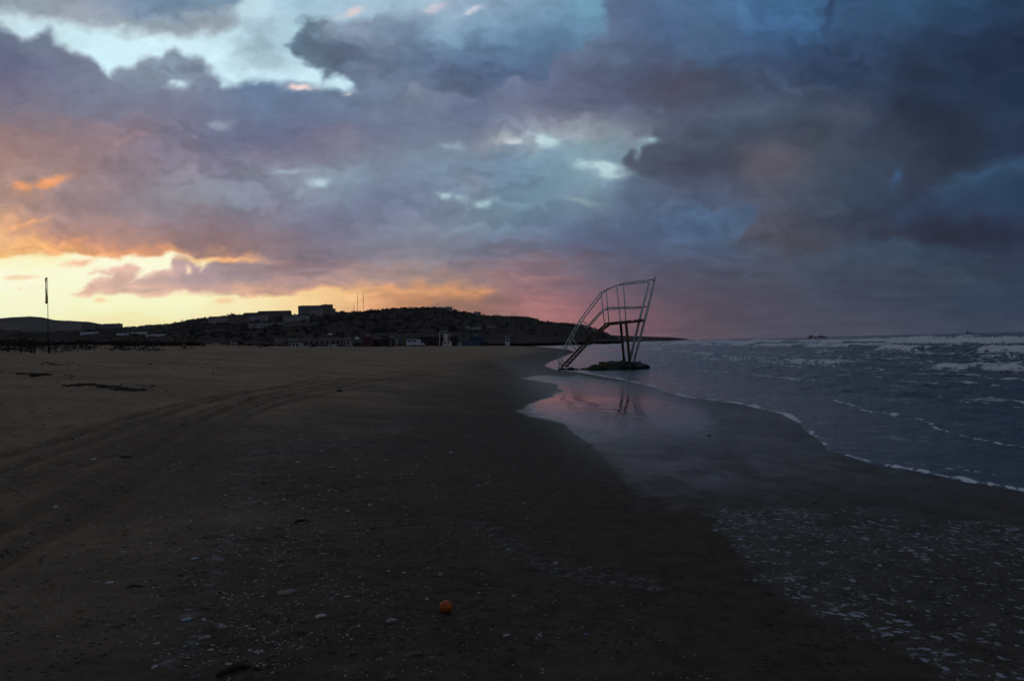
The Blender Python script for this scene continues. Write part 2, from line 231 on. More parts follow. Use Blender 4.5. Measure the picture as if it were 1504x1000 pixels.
# ---------------------------------------------------------------- helpers
def tag(o, label=None, cat=None, group=None, kind=None):
    if label: o["label"] = label
    if cat: o["category"] = cat
    if group: o["group"] = group
    if kind: o["kind"] = kind
    return o
def empty(name, loc, rz=0, **k):
    o = bpy.data.objects.new(name, None); COL.objects.link(o); o.location = loc; o.rotation_euler = (0, 0, rz)
    return tag(o, **k)
def copy_tree(o, parent=None):
    c = o.copy(); COL.objects.link(c); c.parent = parent
    for ch in list(o.children):
        copy_tree(ch, c)
    return c
class MB:
    def __init__(s): s.v = []; s.f = []
    def add(s, vs, fs):
        n = len(s.v); s.v += [tuple(p) for p in vs]; s.f += [tuple(i + n for i in f) for f in fs]; return s
    def box(s, c, d, rz=0, rot=None, jit=0):
        R = rot if rot is not None else Matrix.Rotation(rz, 3, 'Z')
        vs = []
        for z in (-1, 1):
            for x, y in ((-1, -1), (1, -1), (1, 1), (-1, 1)):
                p = R @ Vector((x * d[0] / 2, y * d[1] / 2, z * d[2] / 2)) + Vector(c)
                if jit: p += Vector([random.uniform(-jit, jit) for _ in range(3)])
                vs.append(p)
        return s.add(vs, [(3, 2, 1, 0), (4, 5, 6, 7), (0, 1, 5, 4), (1, 2, 6, 5), (2, 3, 7, 6), (3, 0, 4, 7)])
    def tube(s, pts, r, n=8, cap=True, flat=1.0):
        pts = [Vector(p) for p in pts]
        rs = r if isinstance(r, (list, tuple)) else [r] * len(pts)
        base = len(s.v)
        for i, p in enumerate(pts):
            t = (pts[min(i + 1, len(pts) - 1)] - pts[max(i - 1, 0)]).normalized()
            a = Vector((0, 0, 1)) if abs(t.z) < 0.9 else Vector((1, 0, 0))
            x = t.cross(a).normalized(); y = t.cross(x)
            for k in range(n):
                w = 2 * math.pi * k / n
                s.v.append(tuple(p + (x * math.cos(w) + y * math.sin(w) * flat) * rs[i]))
        for i in range(len(pts) - 1):
            for k in range(n):
                a = base + i * n + k; b = base + i * n + (k + 1) % n
                s.f.append((a, b, b + n, a + n))
        if cap:
            s.f.append(tuple(base + k for k in range(n))[::-1])
            s.f.append(tuple(base + (len(pts) - 1) * n + k for k in range(n)))
        return s
    def blob(s, c, r, seed=0, rough=0.25, nu=12, nv=8, rz=0):
        """uneven rounded lump (stone, rock, weed)"""
        base = len(s.v); rr = random.Random(seed)
        ph = [(rr.uniform(0, 6.28), rr.uniform(0, 6.28), rr.choice((1, 2, 3)), rr.choice((1, 2, 3)), rr.uniform(.4, 1)) for _ in range(6)]
        cr, sr = math.cos(rz), math.sin(rz)
        for j in range(nv + 1):
            th = math.pi * j / nv
            for i in range(nu):
                w = 2 * math.pi * i / nu
                k = 1 + rough * sum(a * math.sin(m * w + p) * math.sin(q * th + o) for p, o, m, q, a in ph) / 2.4
                x, y, z = math.sin(th) * math.cos(w) * r[0] * k, math.sin(th) * math.sin(w) * r[1] * k, math.cos(th) * r[2] * k
                s.v.append((c[0] + x * cr - y * sr, c[1] + x * sr + y * cr, c[2] + z))
        for j in range(nv):
            for i in range(nu):
                a = base + j * nu + i; b = base + j * nu + (i + 1) % nu
                s.f.append((a, a + nu, b + nu, b))
        return s
    def build(s, name, mat, parent=None, smooth=False, loc=None):
        me = bpy.data.meshes.new(name)
        vs = s.v
        if parent is not None:
            q = parent; off = Vector((0, 0, 0)); rz = 0
            off = WORLD_OFF.get(parent.name, Vector((0, 0, 0)))
            vs = [tuple(Vector(p) - off) for p in s.v]
        elif loc is not None:
            vs = [tuple(Vector(p) - Vector(loc)) for p in s.v]
        me.from_pydata(vs, [], s.f); me.update()
        if smooth: me.polygons.foreach_set("use_smooth", [True] * len(me.polygons))
        me.materials.append(mat)
        o = bpy.data.objects.new(name, me); COL.objects.link(o)
        if parent is not None: o.parent = parent; WORLD_OFF[o.name] = WORLD_OFF.get(parent.name, Vector((0, 0, 0)))
        if loc is not None: o.location = loc
        return o
WORLD_OFF = {}
def thing(name, loc, label, cat, group=None):
    """an Empty at the base of a thing; its parts are written in world coordinates"""
    e = empty(name, loc, label=label, cat=cat, group=group); WORLD_OFF[e.name] = Vector(loc); return e

def grid_mesh(name, X, Y, Z, mat, keep=None, attrs=None, closed=False, smooth=True):
    nr, nc = X.shape
    co = np.stack([X, Y, Z], -1).reshape(-1, 3).astype(np.float32)
    i = np.arange(nr * nc).reshape(nr, nc)
    a, b, c, d = i[:-1, :-1], i[:-1, 1:], i[1:, 1:], i[1:, :-1]
    q = np.stack([a, b, c, d], -1).reshape(-1, 4)
    if keep is not None:
        k = keep.reshape(-1); q = q[k[q].any(1)]
        used = np.zeros(nr * nc, bool); used[q.ravel()] = True
        remap = np.cumsum(used) - 1
        co = co[used]; q = remap[q]
        if attrs: attrs = {n: (v.reshape((nr * nc,) + v.shape[2:])[used]) for n, v in attrs.items()}
    elif attrs:
        attrs = {n: v.reshape((nr * nc,) + v.shape[2:]) for n, v in attrs.items()}
    me = bpy.data.meshes.new(name)
    me.vertices.add(len(co)); me.vertices.foreach_set("co", co.ravel())
    me.loops.add(q.size); me.loops.foreach_set("vertex_index", q.ravel().astype(np.int32))
    me.polygons.add(len(q)); me.polygons.foreach_set("loop_start", np.arange(0, q.size, 4, dtype=np.int32))
    me.update(calc_edges=True)
    if smooth: me.polygons.foreach_set("use_smooth", np.ones(len(q), bool))
    for n, v in (attrs or {}).items():
        if v.ndim == 2:
            at = me.attributes.new(n, 'FLOAT_COLOR', 'POINT')
            at.data.foreach_set("color", np.concatenate([v, np.ones((len(v), 1))], 1).astype(np.float32).ravel())
        else:
            at = me.attributes.new(n, 'FLOAT', 'POINT'); at.data.foreach_set("value", v.astype(np.float32))
    me.materials.append(mat)
    o = bpy.data.objects.new(name, me); COL.objects.link(o)
    return o

SAND_DRY = (0.39, 0.29, 0.19)
SAND_WET = (0.080, 0.065, 0.046)
# node sugar
class NT:
    def __init__(s, name):
        s.m = bpy.data.materials.new(name); s.m.use_nodes = True; s.t = s.m.node_tree
        s.n = s.t.nodes; s.p = s.n["Principled BSDF"]
    def new(s, kind, **kw):
        n = s.n.new(kind)
        for k, v in kw.items():
            if k in n.inputs: n.inputs[k].default_value = v
            else: setattr(n, k, v)
        return n
    def link(s, a, b): s.t.links.new(a, b)
    def set(s, sock, v):
        if hasattr(v, "is_linked") or hasattr(v, "links"): s.link(v, sock)
        else: sock.default_value = v
    def math(s, op, a, b=0.0, c=None, clamp=False):
        n = s.n.new('ShaderNodeMath'); n.operation = op; n.use_clamp = clamp
        s.set(n.inputs[0], a); s.set(n.inputs[1], b)
        if c is not None: s.set(n.inputs[2], c)
        return n.outputs[0]
    def attr(s, name): n = s.n.new('ShaderNodeAttribute'); n.attribute_name = name; return n
    def noise(s, scale, detail=4, rough=0.55, vec=None, dist=0.0):
        n = s.n.new('ShaderNodeTexNoise'); n.inputs['Scale'].default_value = scale; n.inputs['Detail'].default_value = detail
        n.inputs['Roughness'].default_value = rough; n.inputs['Distortion'].default_value = dist
        if vec is not None: s.link(vec, n.inputs['Vector'])
        return n.outputs['Fac']
    def voro(s, scale, vec=None, feature='F1', rnd=1.0):
        n = s.n.new('ShaderNodeTexVoronoi'); n.feature = feature; n.inputs['Scale'].default_value = scale; n.inputs['Randomness'].default_value = rnd
        if vec is not None: s.link(vec, n.inputs['Vector'])
        return n
    def step(s, x, a, b):
        n = s.n.new('ShaderNodeMapRange'); n.interpolation_type = 'SMOOTHSTEP'
        s.set(n.inputs['Value'], x); n.inputs['From Min'].default_value = a; n.inputs['From Max'].default_value = b
        return n.outputs['Result']
    def mix(s, f, a, b):
        n = s.n.new('ShaderNodeMix'); n.data_type = 'RGBA'
        s.set(n.inputs['Factor'], f)
        for k, v in ((6, a), (7, b)):
            if isinstance(v, tuple): n.inputs[k].default_value = (*v, 1) if len(v) == 3 else v
            else: s.link(v, n.inputs[k])
        return n.outputs[2]
    def bump(s, h, dist, strength=1.0, normal=None):
        n = s.n.new('ShaderNodeBump'); n.inputs['Strength'].default_value = strength; n.inputs['Distance'].default_value = dist
        s.link(h, n.inputs['Height'])
        if normal is not None: s.link(normal, n.inputs['Normal'])
        return n.outputs[0]
def plain(name, c1, c2=None, scale=4.0, rough=0.8, metal=0.0, bump=0.0, spec=0.3, detail=4, thr=(0.4, 0.6), c3=None):
    t = NT(name); p = t.p
    p.inputs['Roughness'].default_value = rough; p.inputs['Metallic'].default_value = metal
    p.inputs['Specular IOR Level'].default_value = spec
    co = t.n.new('ShaderNodeTexCoord').outputs['Object']
    nz = t.noise(scale, detail, 0.6, co)
    c2 = c2 or tuple(x * 0.75 for x in c1)
    col = t.mix(t.step(nz, *thr), c1, c2)
    if c3: col = t.mix(t.step(t.noise(scale * 3.1, 5, 0.6, co), 0.55, 0.62), col, c3)
    t.link(col, p.inputs['Base Color'])
    if bump: t.link(t.bump(nz, bump), p.inputs['Normal'])
    return t.m
# ---------------------------------------------------------------- sky dome
def sky_dir(az, el):
    x = np.sin(az) * np.cos(el); y = np.cos(az) * np.cos(el); z = np.sin(el)
    a = x * _f[0] + y * _f[1] + z * _f[2]
    b = x * _r[0] + y * _r[1] + z * _r[2]
    c = x * _u[0] + y * _u[1] + z * _u[2]
    aa = np.maximum(a, 0.35)
    u = 752 + F * b / aa; v = 500 - F * c / aa
    col = sky_srgb(np.clip(u, -900, 2400), np.clip(v, -900, 520))
    # the rest of the heavens, out of the picture: broken blue-grey cloud, paler overhead
    n = fbm(az * 2.2, el * 3.1 + 9, 4, 301)
    up = sstep(0.25, 1.1, el)
    gen = np.array([80, 87, 104.0]) * (1 - up[..., None]) + np.array(OVERHEAD) * up[..., None]
    west = np.exp(-((az + 0.75) / 0.5) ** 2) * np.exp(-(el / 0.16) ** 2)
    gen = gen * (1 + 0.22 * n[..., None]) + west[..., None] * np.array([170, 100, 50.0])
    w = sstep(0.55, 0.80, a) * (1 - sstep(0.46, 0.75, el))
    T = np.exp(-HAZE * np.minimum(13500, 110 / np.maximum(np.sin(el), 1e-4)))
    return srgb2lin(np.clip(col * w[..., None] + gen * (1 - w[..., None]), 0, 255)) / (T + 0.35 * (1 - T))[..., None]
HAZE = 0.00005
OVERHEAD = (88, 95, 108)
D2 = math.radians
az = np.concatenate([np.linspace(-180, -48, 34)[:-1], np.linspace(-48, -37, 45)[:-1], np.linspace(-37, 37, 1150), np.linspace(37, 48, 45)[1:], np.linspace(48, 180, 34)[1:]])
el = np.concatenate([np.linspace(-3, -0.6, 5)[:-1], np.linspace(-0.6, 26.5, 440), np.linspace(26.5, 50, 60)[1:], np.linspace(50, 89.9, 22)[1:]])
AZ, EL = np.meshgrid(np.radians(az), np.radians(el))
RS = 40000.0
skyc = sky_dir(AZ, EL)
t = NT("sky_light"); t.n.remove(t.p)
em = t.n.new('ShaderNodeEmission'); t.link(t.attr("cloud").outputs['Color'], em.inputs['Color']); em.inputs['Strength'].default_value = 1.0
t.link(em.outputs[0], t.n["Material Output"].inputs['Surface'])
t.m.cycles.emission_sampling = 'NONE'
sky = grid_mesh("sky", RS * np.sin(AZ) * np.cos(EL), RS * np.cos(AZ) * np.cos(EL), RS * np.sin(EL), t.m, attrs={"cloud": skyc})
tag(sky, kind="structure")

# ---------------------------------------------------------------- shoreline and height of the land
def _flat(px, py):
    d = ray(px, py); k = CZ / -d[2]; return d[0] * k, d[1] * k
_sh = [_flat(*p) for p in [(1504, 722), (1460, 713), (1400, 704), (1345, 691), (1280, 681), (1215, 661), (1203, 648), (1180, 625), (1150, 608), (1080, 592), (1010, 583), (975, 575), (957, 567), (910, 557), (853, 547), (815, 543), (800, 537)]]
_sh = [(7.4, -40), (6.6, 0), (5.9, 4.5)] + _sh + [(3.2, 66), (5.8, 88), (10.5, 130), (13, 180), (13, 260), (11.5, 390), (14, 600), (60, 900), (250, 1400), (500, 2100), (520, 2400), (450, 3000), (1500, 12000)]
_shy = np.array([p[1] for p in _sh]); _shx = np.array([p[0] for p in _sh])
_o = np.argsort(_shy); _shy = _shy[_o]; _shx = _shx[_o]
def shore_x(y): return np.interp(y, _shy, _shx)
TRK = [[(-120, 752), (0, 712), (120, 672), (235, 628), (330, 596), (420, 576), (520, 560), (640, 545)],
       [(-120, 730), (0, 695), (110, 655), (210, 620), (300, 592), (390, 573), (500, 557), (620, 543)],
       [(-60, 850), (40, 790), (150, 735), (240, 680), (300, 640), (355, 606), (430, 580), (540, 560), (660, 546)],
       [(-60, 815), (20, 770), (120, 718), (210, 668), (275, 630), (335, 600), (410, 577), (520, 557)]]
TRK += [[(x, y + 5 + 0.012 * max(0, 500 - x)) for x, y in TRK[0]], [(x, y + 7 + 0.02 * max(0, 500 - x)) for x, y in TRK[2]], [(-100, 690), (40, 660), (150, 625), (260, 596), (360, 575), (470, 556)]]
def smooth_poly(pts, n=6):
    out = []
    for i in range(len(pts) - 1):
        p0 = pts[max(i - 1, 0)]; p1 = pts[i]; p2 = pts[i + 1]; p3 = pts[min(i + 2, len(pts) - 1)]
        for k in range(n):
            t = k / n
            out.append(tuple(0.5 * ((2 * p1[j]) + (-p0[j] + p2[j]) * t + (2 * p0[j] - 5 * p1[j] + 4 * p2[j] - p3[j]) * t * t + (-p0[j] + 3 * p1[j] - 3 * p2[j] + p3[j]) * t ** 3) for j in (0, 1)))
    out.append(pts[-1]); return out
def land(x, y, fine=True):
    i = shore_x(y) - x
    ip = np.maximum(i, 0)
    low = sstep(90, 220, y) * sstep(-95, -55, x)
    h = 0.010 * np.minimum(ip, 15) + (2.75 - 0.95 * low) * (1 - np.exp(-(ip / 38) ** 1.5))
    h = np.where(i < 0, np.maximum(0.045 * i, -3), h)
    d = np.hypot(x, y)
    dune = sstep(45, 95, ip + 20 * fbm(x / 40, y / 40, 2, 8)) * sstep(1200, 500, d)
    h = h + dune * (1 - 0.85 * low) * (0.5 + 0.7 * fbm(x / 17, y / 17, 4, 61))
    k = sstep(2, 14, ip)
    h = h + k * 0.05 * fbm(x / 6, y / 6, 3, 3)
    if fine:
        dry = sstep(6, 16, ip)
        h = h + 0.014 * (0.25 + dry) * fbm(x / 0.55, y / 0.55, 4, 5) * sstep(60, 20, d) * sstep(0.4, 3, ip)
        h = h + 0.011 * sstep(3, 7, ip) * fbm(x / 0.22, y / 0.22, 3, 25) * sstep(28, 8, d)
        h = h + dry * 0.04 * fbm(x / 1.6, y / 1.6, 3, 15) * sstep(120, 40, d)
    return h
def _cheap(x, y):
    i = float(np.interp(y, _shy, _shx)) - x
    if i < 0: return max(0.0, 0.045 * i)
    low = float(sstep(90, 220, y) * sstep(-95, -55, x))
    return 0.010 * min(i, 15) + (2.75 - 0.95 * low) * (1 - math.exp(-(i / 38) ** 1.5))
def hit(px, py, H=None):
    """where the line of sight through a picture point meets the land"""
    d = ray(px, py); own = H is None; H = H or _cheap
    t0, t1 = 1.0, None; s = 1.0 if own else 380.0
    while s < 9000:
        z = CZ + d[2] * s
        if z < H(d[0] * s, d[1] * s): t1 = s; break
        t0 = s; s *= 1.03 if own else 1.008
    if t1 is None: t1 = t0 = 9000
    for _ in range(18 if own else 9):
        m = (t0 + t1) / 2
        if CZ + d[2] * m < H(d[0] * m, d[1] * m): t1 = m
        else: t0 = m
    s = t1; z = H(d[0] * s, d[1] * s)
    if own:
        for _ in range(2 if s < 60 else 1):
            z = max(0.0, float(land(np.array([d[0] * s]), np.array([d[1] * s]))[0]))
            if s < 60 and d[2] < -0.01: s = (CZ - z) / -d[2]
    return Vector((d[0] * s, d[1] * s, z))

# ---------------------------------------------------------------- beach
azb = np.concatenate([np.linspace(-180, -50, 40)[:-1], np.linspace(-50, -36, 50)[:-1], np.linspace(-36, 36, 1020), np.linspace(36, 50, 50)[1:], np.linspace(50, 180, 40)[1:]])
rb = np.concatenate([[0.02, 0.3, 0.7, 1.2, 1.8, 2.4], 1.0 / np.linspace(1 / 2.8, 1 / 60.0, 560), np.geomspace(60, 560, 190)[1:], np.geomspace(560, 13300, 40)[1:]])
AZ, R = np.meshgrid(np.radians(azb), rb)
X = R * np.sin(AZ); Y = R * np.cos(AZ)
Z = land(X, Y)
PX, PY, PF = to_px(X, Y, np.maximum(Z, 0)); PX = np.where(PF > 0.2, np.clip(PX, -2000, 4000), -5000.0); PY = np.clip(PY, 0, 4000)
track = np.zeros_like(X)
for trk in TRK:
    pts = smooth_poly([tuple(hit(*p)[:2]) for p in trk])
    sel = (R > 3) & (R < 90) & (PX > -250) & (PX < 800)
    dd, tt = line_dist(X[sel], Y[sel], pts)
    w = 0.085
    g = -0.030 * np.exp(-(dd / w) ** 2) + 0.016 * np.exp(-((dd - 0.17) / 0.06) ** 2)
    g = 0.75 * g * (1 + 0.5 * fbm(X[sel] / 0.4, Y[sel] / 0.4, 3, 77)) * sstep(0, 0.05, 1 - tt)
    Z[sel] += g * 1.3
    track[sel] = np.maximum(track[sel], np.exp(-(dd / 0.13) ** 2) * (0.8 + 0.7 * fbm(X[sel] / 0.35, Y[sel] / 0.35, 3, 78)))
I = shore_x(Y) - X
n1 = fbm(X / 2.2, Y / 2.2, 4, 201); n2 = fbm(X / 0.7, Y / 0.7, 4, 203)
pn = fbm(PX / 60, PY / 14, 4, 207)
# wet = damp dark sand, film = standing sheet of water left by the last swash
wet = sstep(12.5, 5.5, I + 1.6 * n1 + 0.8 * n2 + 3.5 * sstep(10, 45, R))
FILM = [(752, 554), (790, 550), (850, 549), (905, 558), (975, 560), (1100, 586), (1230, 618), (1260, 650), (1330, 678), (1430, 700), (1700, 750), (2200, 1400), (1560, 1300), (1430, 1010), (1310, 955), (1190, 905), (1110, 855), (1070, 805), (1045, 762), (985, 748), (935, 742), (900, 690), (868, 656), (822, 622), (775, 612), (752, 602), (792, 588), (826, 575), (818, 566), (785, 560)]
sdf = poly_sd(PX + 9 * pn, PY + 3 * pn, FILM)
film = sstep(2.5, -3.5, sdf)
mirror = sstep(45, -40, poly_sd(PX + 14 * pn, PY + 6 * pn, [(735, 540), (800, 548), (905, 556), (965, 566), (1040, 590), (1085, 640), (1095, 700), (1060, 738), (990, 742), (930, 738), (870, 655), (780, 615)]))
sheen = sstep(60, -40, poly_sd(PX + 16 * pn, PY + 8 * pn, [(760, 545), (960, 555), (1110, 620), (1130, 700), (1080, 750), (960, 745), (880, 690), (840, 640)]))
strong = np.maximum(film * np.maximum(mirror * (0.42 + 0.58 * sstep(680, 600, PY)) * sstep(790, 690, PY), 0.33 + 0.12 * pn + 0.26 * sstep(745, 690, PY)), 0.46 * sheen)
strong = strong * (1 - 0.35 * sstep(760, 900, PY)) * (1 - sstep(640, 730, PY) * (1 - sstep(15, -40, sdf + 30 * pn)) * sstep(1150, 1050, PX + 60 * pn)) * (1 - 0.35 * sstep(640, 700, PY) * sstep(-.2, .5, fbm(X / 0.5, Y / 1.1, 4, 233)))
FO = [(1000, 742), (1180, 738), (1330, 752), (1520, 765), (1700, 800), (2000, 1200), (1480, 1100), (1400, 1002), (1300, 948), (1185, 904), (1110, 852), (1070, 812), (1062, 785), (1045, 766)]
sdo = poly_sd(PX + 26 * pn, PY + 10 * pn, FO)
foamz = sstep(6, -16, sdo) * (0.45 + 0.55 * np.exp(-np.maximum(0, -sdo) / 90)) * sstep(730, 780, PY + 30 * pn + 40 * (PX < 1200))
foamz = np.maximum(foamz, 0.55 * np.exp(-(sdo / 5) ** 2) * sstep(1020, 1100, PX) * sstep(735, 760, PY))
band2 = np.exp(-((PY - (752 + 0.02 * (PX - 1100)) + 8 * pn) / 9) ** 2) * sstep(1000, 1060, PX) * sstep(1360, 1240, PX)
foamz = np.maximum(foamz, 0.95 * band2)
# thin residue on the damp sand left of the film
res = np.exp(-(line_dist(PX + 20 * pn, PY + 10 * pn, [(590, 625), (480, 652), (380, 664), (350, 700), (360, 740), (330, 800), (300, 880), (260, 980)])[0] / 34) ** 2)
res = np.maximum(res, 1.0 * np.exp(-(line_dist(PX + 20 * pn, PY + 10 * pn, [(700, 770), (800, 830), (900, 850), (960, 860)])[0] / 22) ** 2))
veg = sstep(48, 85, I + 26 * fbm(X / 14, Y / 14, 4, 219)) * sstep(75, 120, R) + sstep(380, 460, R)
veg = np.clip(veg, 0, 1) * (I > 0)
XX, YY = X, Y
t = NT("sand"); p = t.p; geo = t.n.new('ShaderNodeNewGeometry').outputs['Position']
a_wet = t.attr("wet").outputs['Fac']; a_film = t.attr("film").outputs['Fac']; a_foam = t.attr("foamz").outputs['Fac']; a_res = t.attr("residue").outputs['Fac']; a_veg = t.attr("veg").outputs['Fac']
big = t.noise(0.35, 5, 0.6, geo); mid = t.noise(3.0, 5, 0.6, geo); fine = t.noise(45, 5, 0.7, geo); grain = t.noise(420, 2, 0.6, geo)
dry = t.mix(t.step(big, 0.35, 0.65), SAND_DRY, tuple(c * 0.72 for c in SAND_DRY))
dry = t.mix(t.math('MULTIPLY', t.step(t.noise(4.5, 7, 0.75, geo), 0.48, 0.66), 0.65), dry, tuple(c * 0.5 for c in SAND_DRY))
wetc = t.mix(t.step(t.noise(6, 8, 0.78, geo), 0.42, 0.62), tuple(c * 1.15 for c in SAND_WET), tuple(c * 0.72 for c in SAND_WET))
col = t.mix(a_wet, dry, wetc)
col = t.mix(t.math('MULTIPLY', t.attr("track").outputs['Fac'], 0.9), col, tuple(c * 0.4 for c in SAND_DRY))
# dark flecks: bits of weed, shell shadow and coal
fl = t.voro(7.5, geo); fl2 = t.voro(23.0, geo)
flm = t.math('MULTIPLY', t.step(fl.outputs['Distance'], 0.22, 0.08), t.step(t.noise(1.7, 3, 0.5, geo), 0.45, 0.55))
flm2 = t.math('MULTIPLY', t.step(fl2.outputs['Distance'], 0.30, 0.12), t.step(t.noise(2.9, 3, 0.5, geo), 0.44, 0.56))
fl3 = t.voro(1.9, geo); flm2 = t.math('MAXIMUM', flm2, t.math('MULTIPLY', t.step(fl3.outputs['Distance'], 0.13, 0.05), t.step(t.noise(0.5, 3, 0.5, geo), 0.45, 0.55)))
flm = t.math('MAXIMUM', flm, flm2)
col = t.mix(t.math('MULTIPLY', flm, 0.65), col, tuple(c * 0.3 for c in SAND_WET))
col = t.mix(t.math('MULTIPLY', t.step(t.noise(130, 4, 0.8, geo), 0.55, 0.68), 0.5), col, tuple(min(1, c * 1.9) for c in SAND_WET))
col = t.mix(a_veg, col, t.mix(t.step(t.noise(0.6, 6, 0.7, geo), 0.4, 0.62), (0.020, 0.020, 0.011), (0.055, 0.045, 0.028)))
# broken foam: cells with ragged edges, only inside the foam zone
warp = t.n.new('ShaderNodeVectorMath'); warp.operation = 'MULTIPLY_ADD'
wnz = t.n.new('ShaderNodeTexNoise'); wnz.inputs['Scale'].default_value = 9; wnz.inputs['Detail'].default_value = 3; t.link(geo, wnz.inputs['Vector'])
t.link(wnz.outputs['Color'], warp.inputs[0]); warp.inputs[1].default_value = (0.16, 0.16, 0); t.link(geo, warp.inputs[2])
c1 = t.voro(15.0, warp.outputs[0]); c2 = t.voro(27.0, warp.outputs[0])
fn = t.noise(7.5, 5, 0.6, geo)
foam_lv = t.math('ADD', t.math('MULTIPLY', c1.outputs['Distance'], -0.9), t.math('ADD', t.math('MULTIPLY', fn, 0.9), t.math('MULTIPLY', a_foam, 0.42)))
foam = t.math('MULTIPLY', t.step(foam_lv, 0.48, 0.60), t.step(a_foam, 0.06, 0.2))
foam_b = t.math('MULTIPLY', t.step(t.math('ADD', t.math('MULTIPLY', c2.outputs['Distance'], -0.8), t.math('ADD', t.math('MULTIPLY', t.noise(7, 4, 0.6, geo), 0.9), t.math('MULTIPLY', a_foam, 0.3))), 0.45, 0.60), t.step(a_foam, 0.2, 0.5))
foam = t.math('MAXIMUM', foam, t.math('MULTIPLY', foam_b, 0.8))
resm = t.math('MULTIPLY', t.step(t.math('ADD', t.noise(14, 6, 0.75, geo), t.math('MULTIPLY', a_res, 0.2)), 0.68, 0.80), t.step(a_res, 0.1, 0.6))
foam = t.math('MAXIMUM', foam, t.math('MULTIPLY', resm, 0.30))
web = t.step(t.voro(38.0, warp.outputs[0], 'DISTANCE_TO_EDGE').outputs['Distance'], 0.10, 0.03)
foam = t.math('MULTIPLY', foam, t.math('ADD', 0.62, t.math('MULTIPLY', web, 0.38)))
col = t.mix(foam, col, (0.56, 0.60, 0.64))
t.link(col, p.inputs['Base Color'])
# gloss: dry matt, damp half-matt, film mirror-like
rgh = t.mix(a_wet, (0.95,) * 3, (0.72,) * 3)
flx = t.math('MULTIPLY', a_film, t.math('SUBTRACT', 1.0, foam), clamp=True)
flx = t.math('MULTIPLY', flx, t.math('ADD', 0.9, t.math('MULTIPLY', t.step(mid, 0.35, 0.6), 0.1)))
rgh = t.mix(flx, rgh, (0.035,) * 3)
t.link(rgh, p.inputs['Roughness']); p.inputs['IOR'].default_value = 1.33
spec = t.math('ADD', 0.07, t.math('MULTIPLY', flx, 0.4)); spec = t.math('ADD', spec, t.math('MULTIPLY', a_wet, 0.02)); t.link(spec, p.inputs['Specular IOR Level'])
relief = t.math('ADD', t.math('MULTIPLY', mid, 0.5), t.math('ADD', t.math('MULTIPLY', t.noise(14, 6, 0.65, geo), 0.35), t.math('MULTIPLY', fine, 0.08)))
dryf = t.math('SUBTRACT', 1.0, flx, clamp=True)
relief = t.math('MULTIPLY', relief, t.math('MAXIMUM', t.math('MULTIPLY', dryf, dryf), 0.012))
relief = t.math('SUBTRACT', relief, t.math('MULTIPLY', flm, 0.15))
dent = t.voro(2.6, geo, 'SMOOTH_F1'); dn = t.math('MULTIPLY', t.step(dent.outputs['Distance'], 0.30, 0.05), t.step(t.noise(0.8, 2, 0.5, geo), 0.5, 0.62))
relief = t.math('SUBTRACT', relief, t.math('MULTIPLY', dn, t.math('MULTIPLY', t.math('SUBTRACT', 1.0, a_wet, clamp=True), 0.45)))
relief = t.math('MULTIPLY', relief, t.math('SUBTRACT', 1.0, t.math('MULTIPLY', a_wet, 0.35)))
relief = t.math('ADD', relief, t.math('MULTIPLY', foam, 0.08))
t.link(t.bump(relief, 0.13, 1.0), p.inputs['Normal'])
beach = grid_mesh("sand_beach", X, Y, Z, t.m, attrs={"wet": np.clip(wet, 0, 1), "film": np.clip(strong, 0, 1), "foamz": np.clip(foamz, 0, 1), "residue": np.clip(res, 0, 1), "veg": veg, "track": np.clip(track, 0, 1)})
tag(beach, kind="structure")

# ---------------------------------------------------------------- sea
azs = np.concatenate([np.linspace(-20, 0, 40)[:-1], np.linspace(0, 36, 820), np.linspace(36, 60, 60)[1:], np.linspace(60, 180, 60)[1:]])
rs = np.concatenate([np.geomspace(3.5, 400, 860), np.geomspace(400, 13300, 90)[1:]])
AZ, R = np.meshgrid(np.radians(azs), rs)
X = R * np.sin(AZ); Y = R * np.cos(AZ)
O = X - shore_x(Y)
PX, PY, PF = to_px(X, Y, 0 * X); PX = np.where(PF > 0.2, np.clip(PX, -2000, 4000), 5000.0); PY = np.clip(PY, 0, 4000)
wob = fbm(X / 45, Y / 45, 3, 401) ; wob2 = fbm(X / 6, Y / 9, 3, 403)
Ow = O + 3.2 * wob * sstep(0, 25, O) + 0.9 * wob2 * sstep(0, 8, O)
foam = np.zeros_like(X); Zs = np.zeros_like(X)
depth = sstep(0, 30, O)
fade = sstep(900, 250, R)
Zs += (0.014 + 0.04 * sstep(1.0, 6, O) + 0.10 * sstep(3, 50, O)) * fbm(X / 0.9, Y / 1.7, 5, 411, 0.62) * sstep(260, 80, R)
Zs += 0.10 * sstep(8, 80, O) * fbm(X / 7, Y / 18, 3, 413) * fade
Zs += 0.25 * sstep(60, 300, O) * fbm(X / 22, Y / 55, 3, 415) * sstep(3000, 600, R)
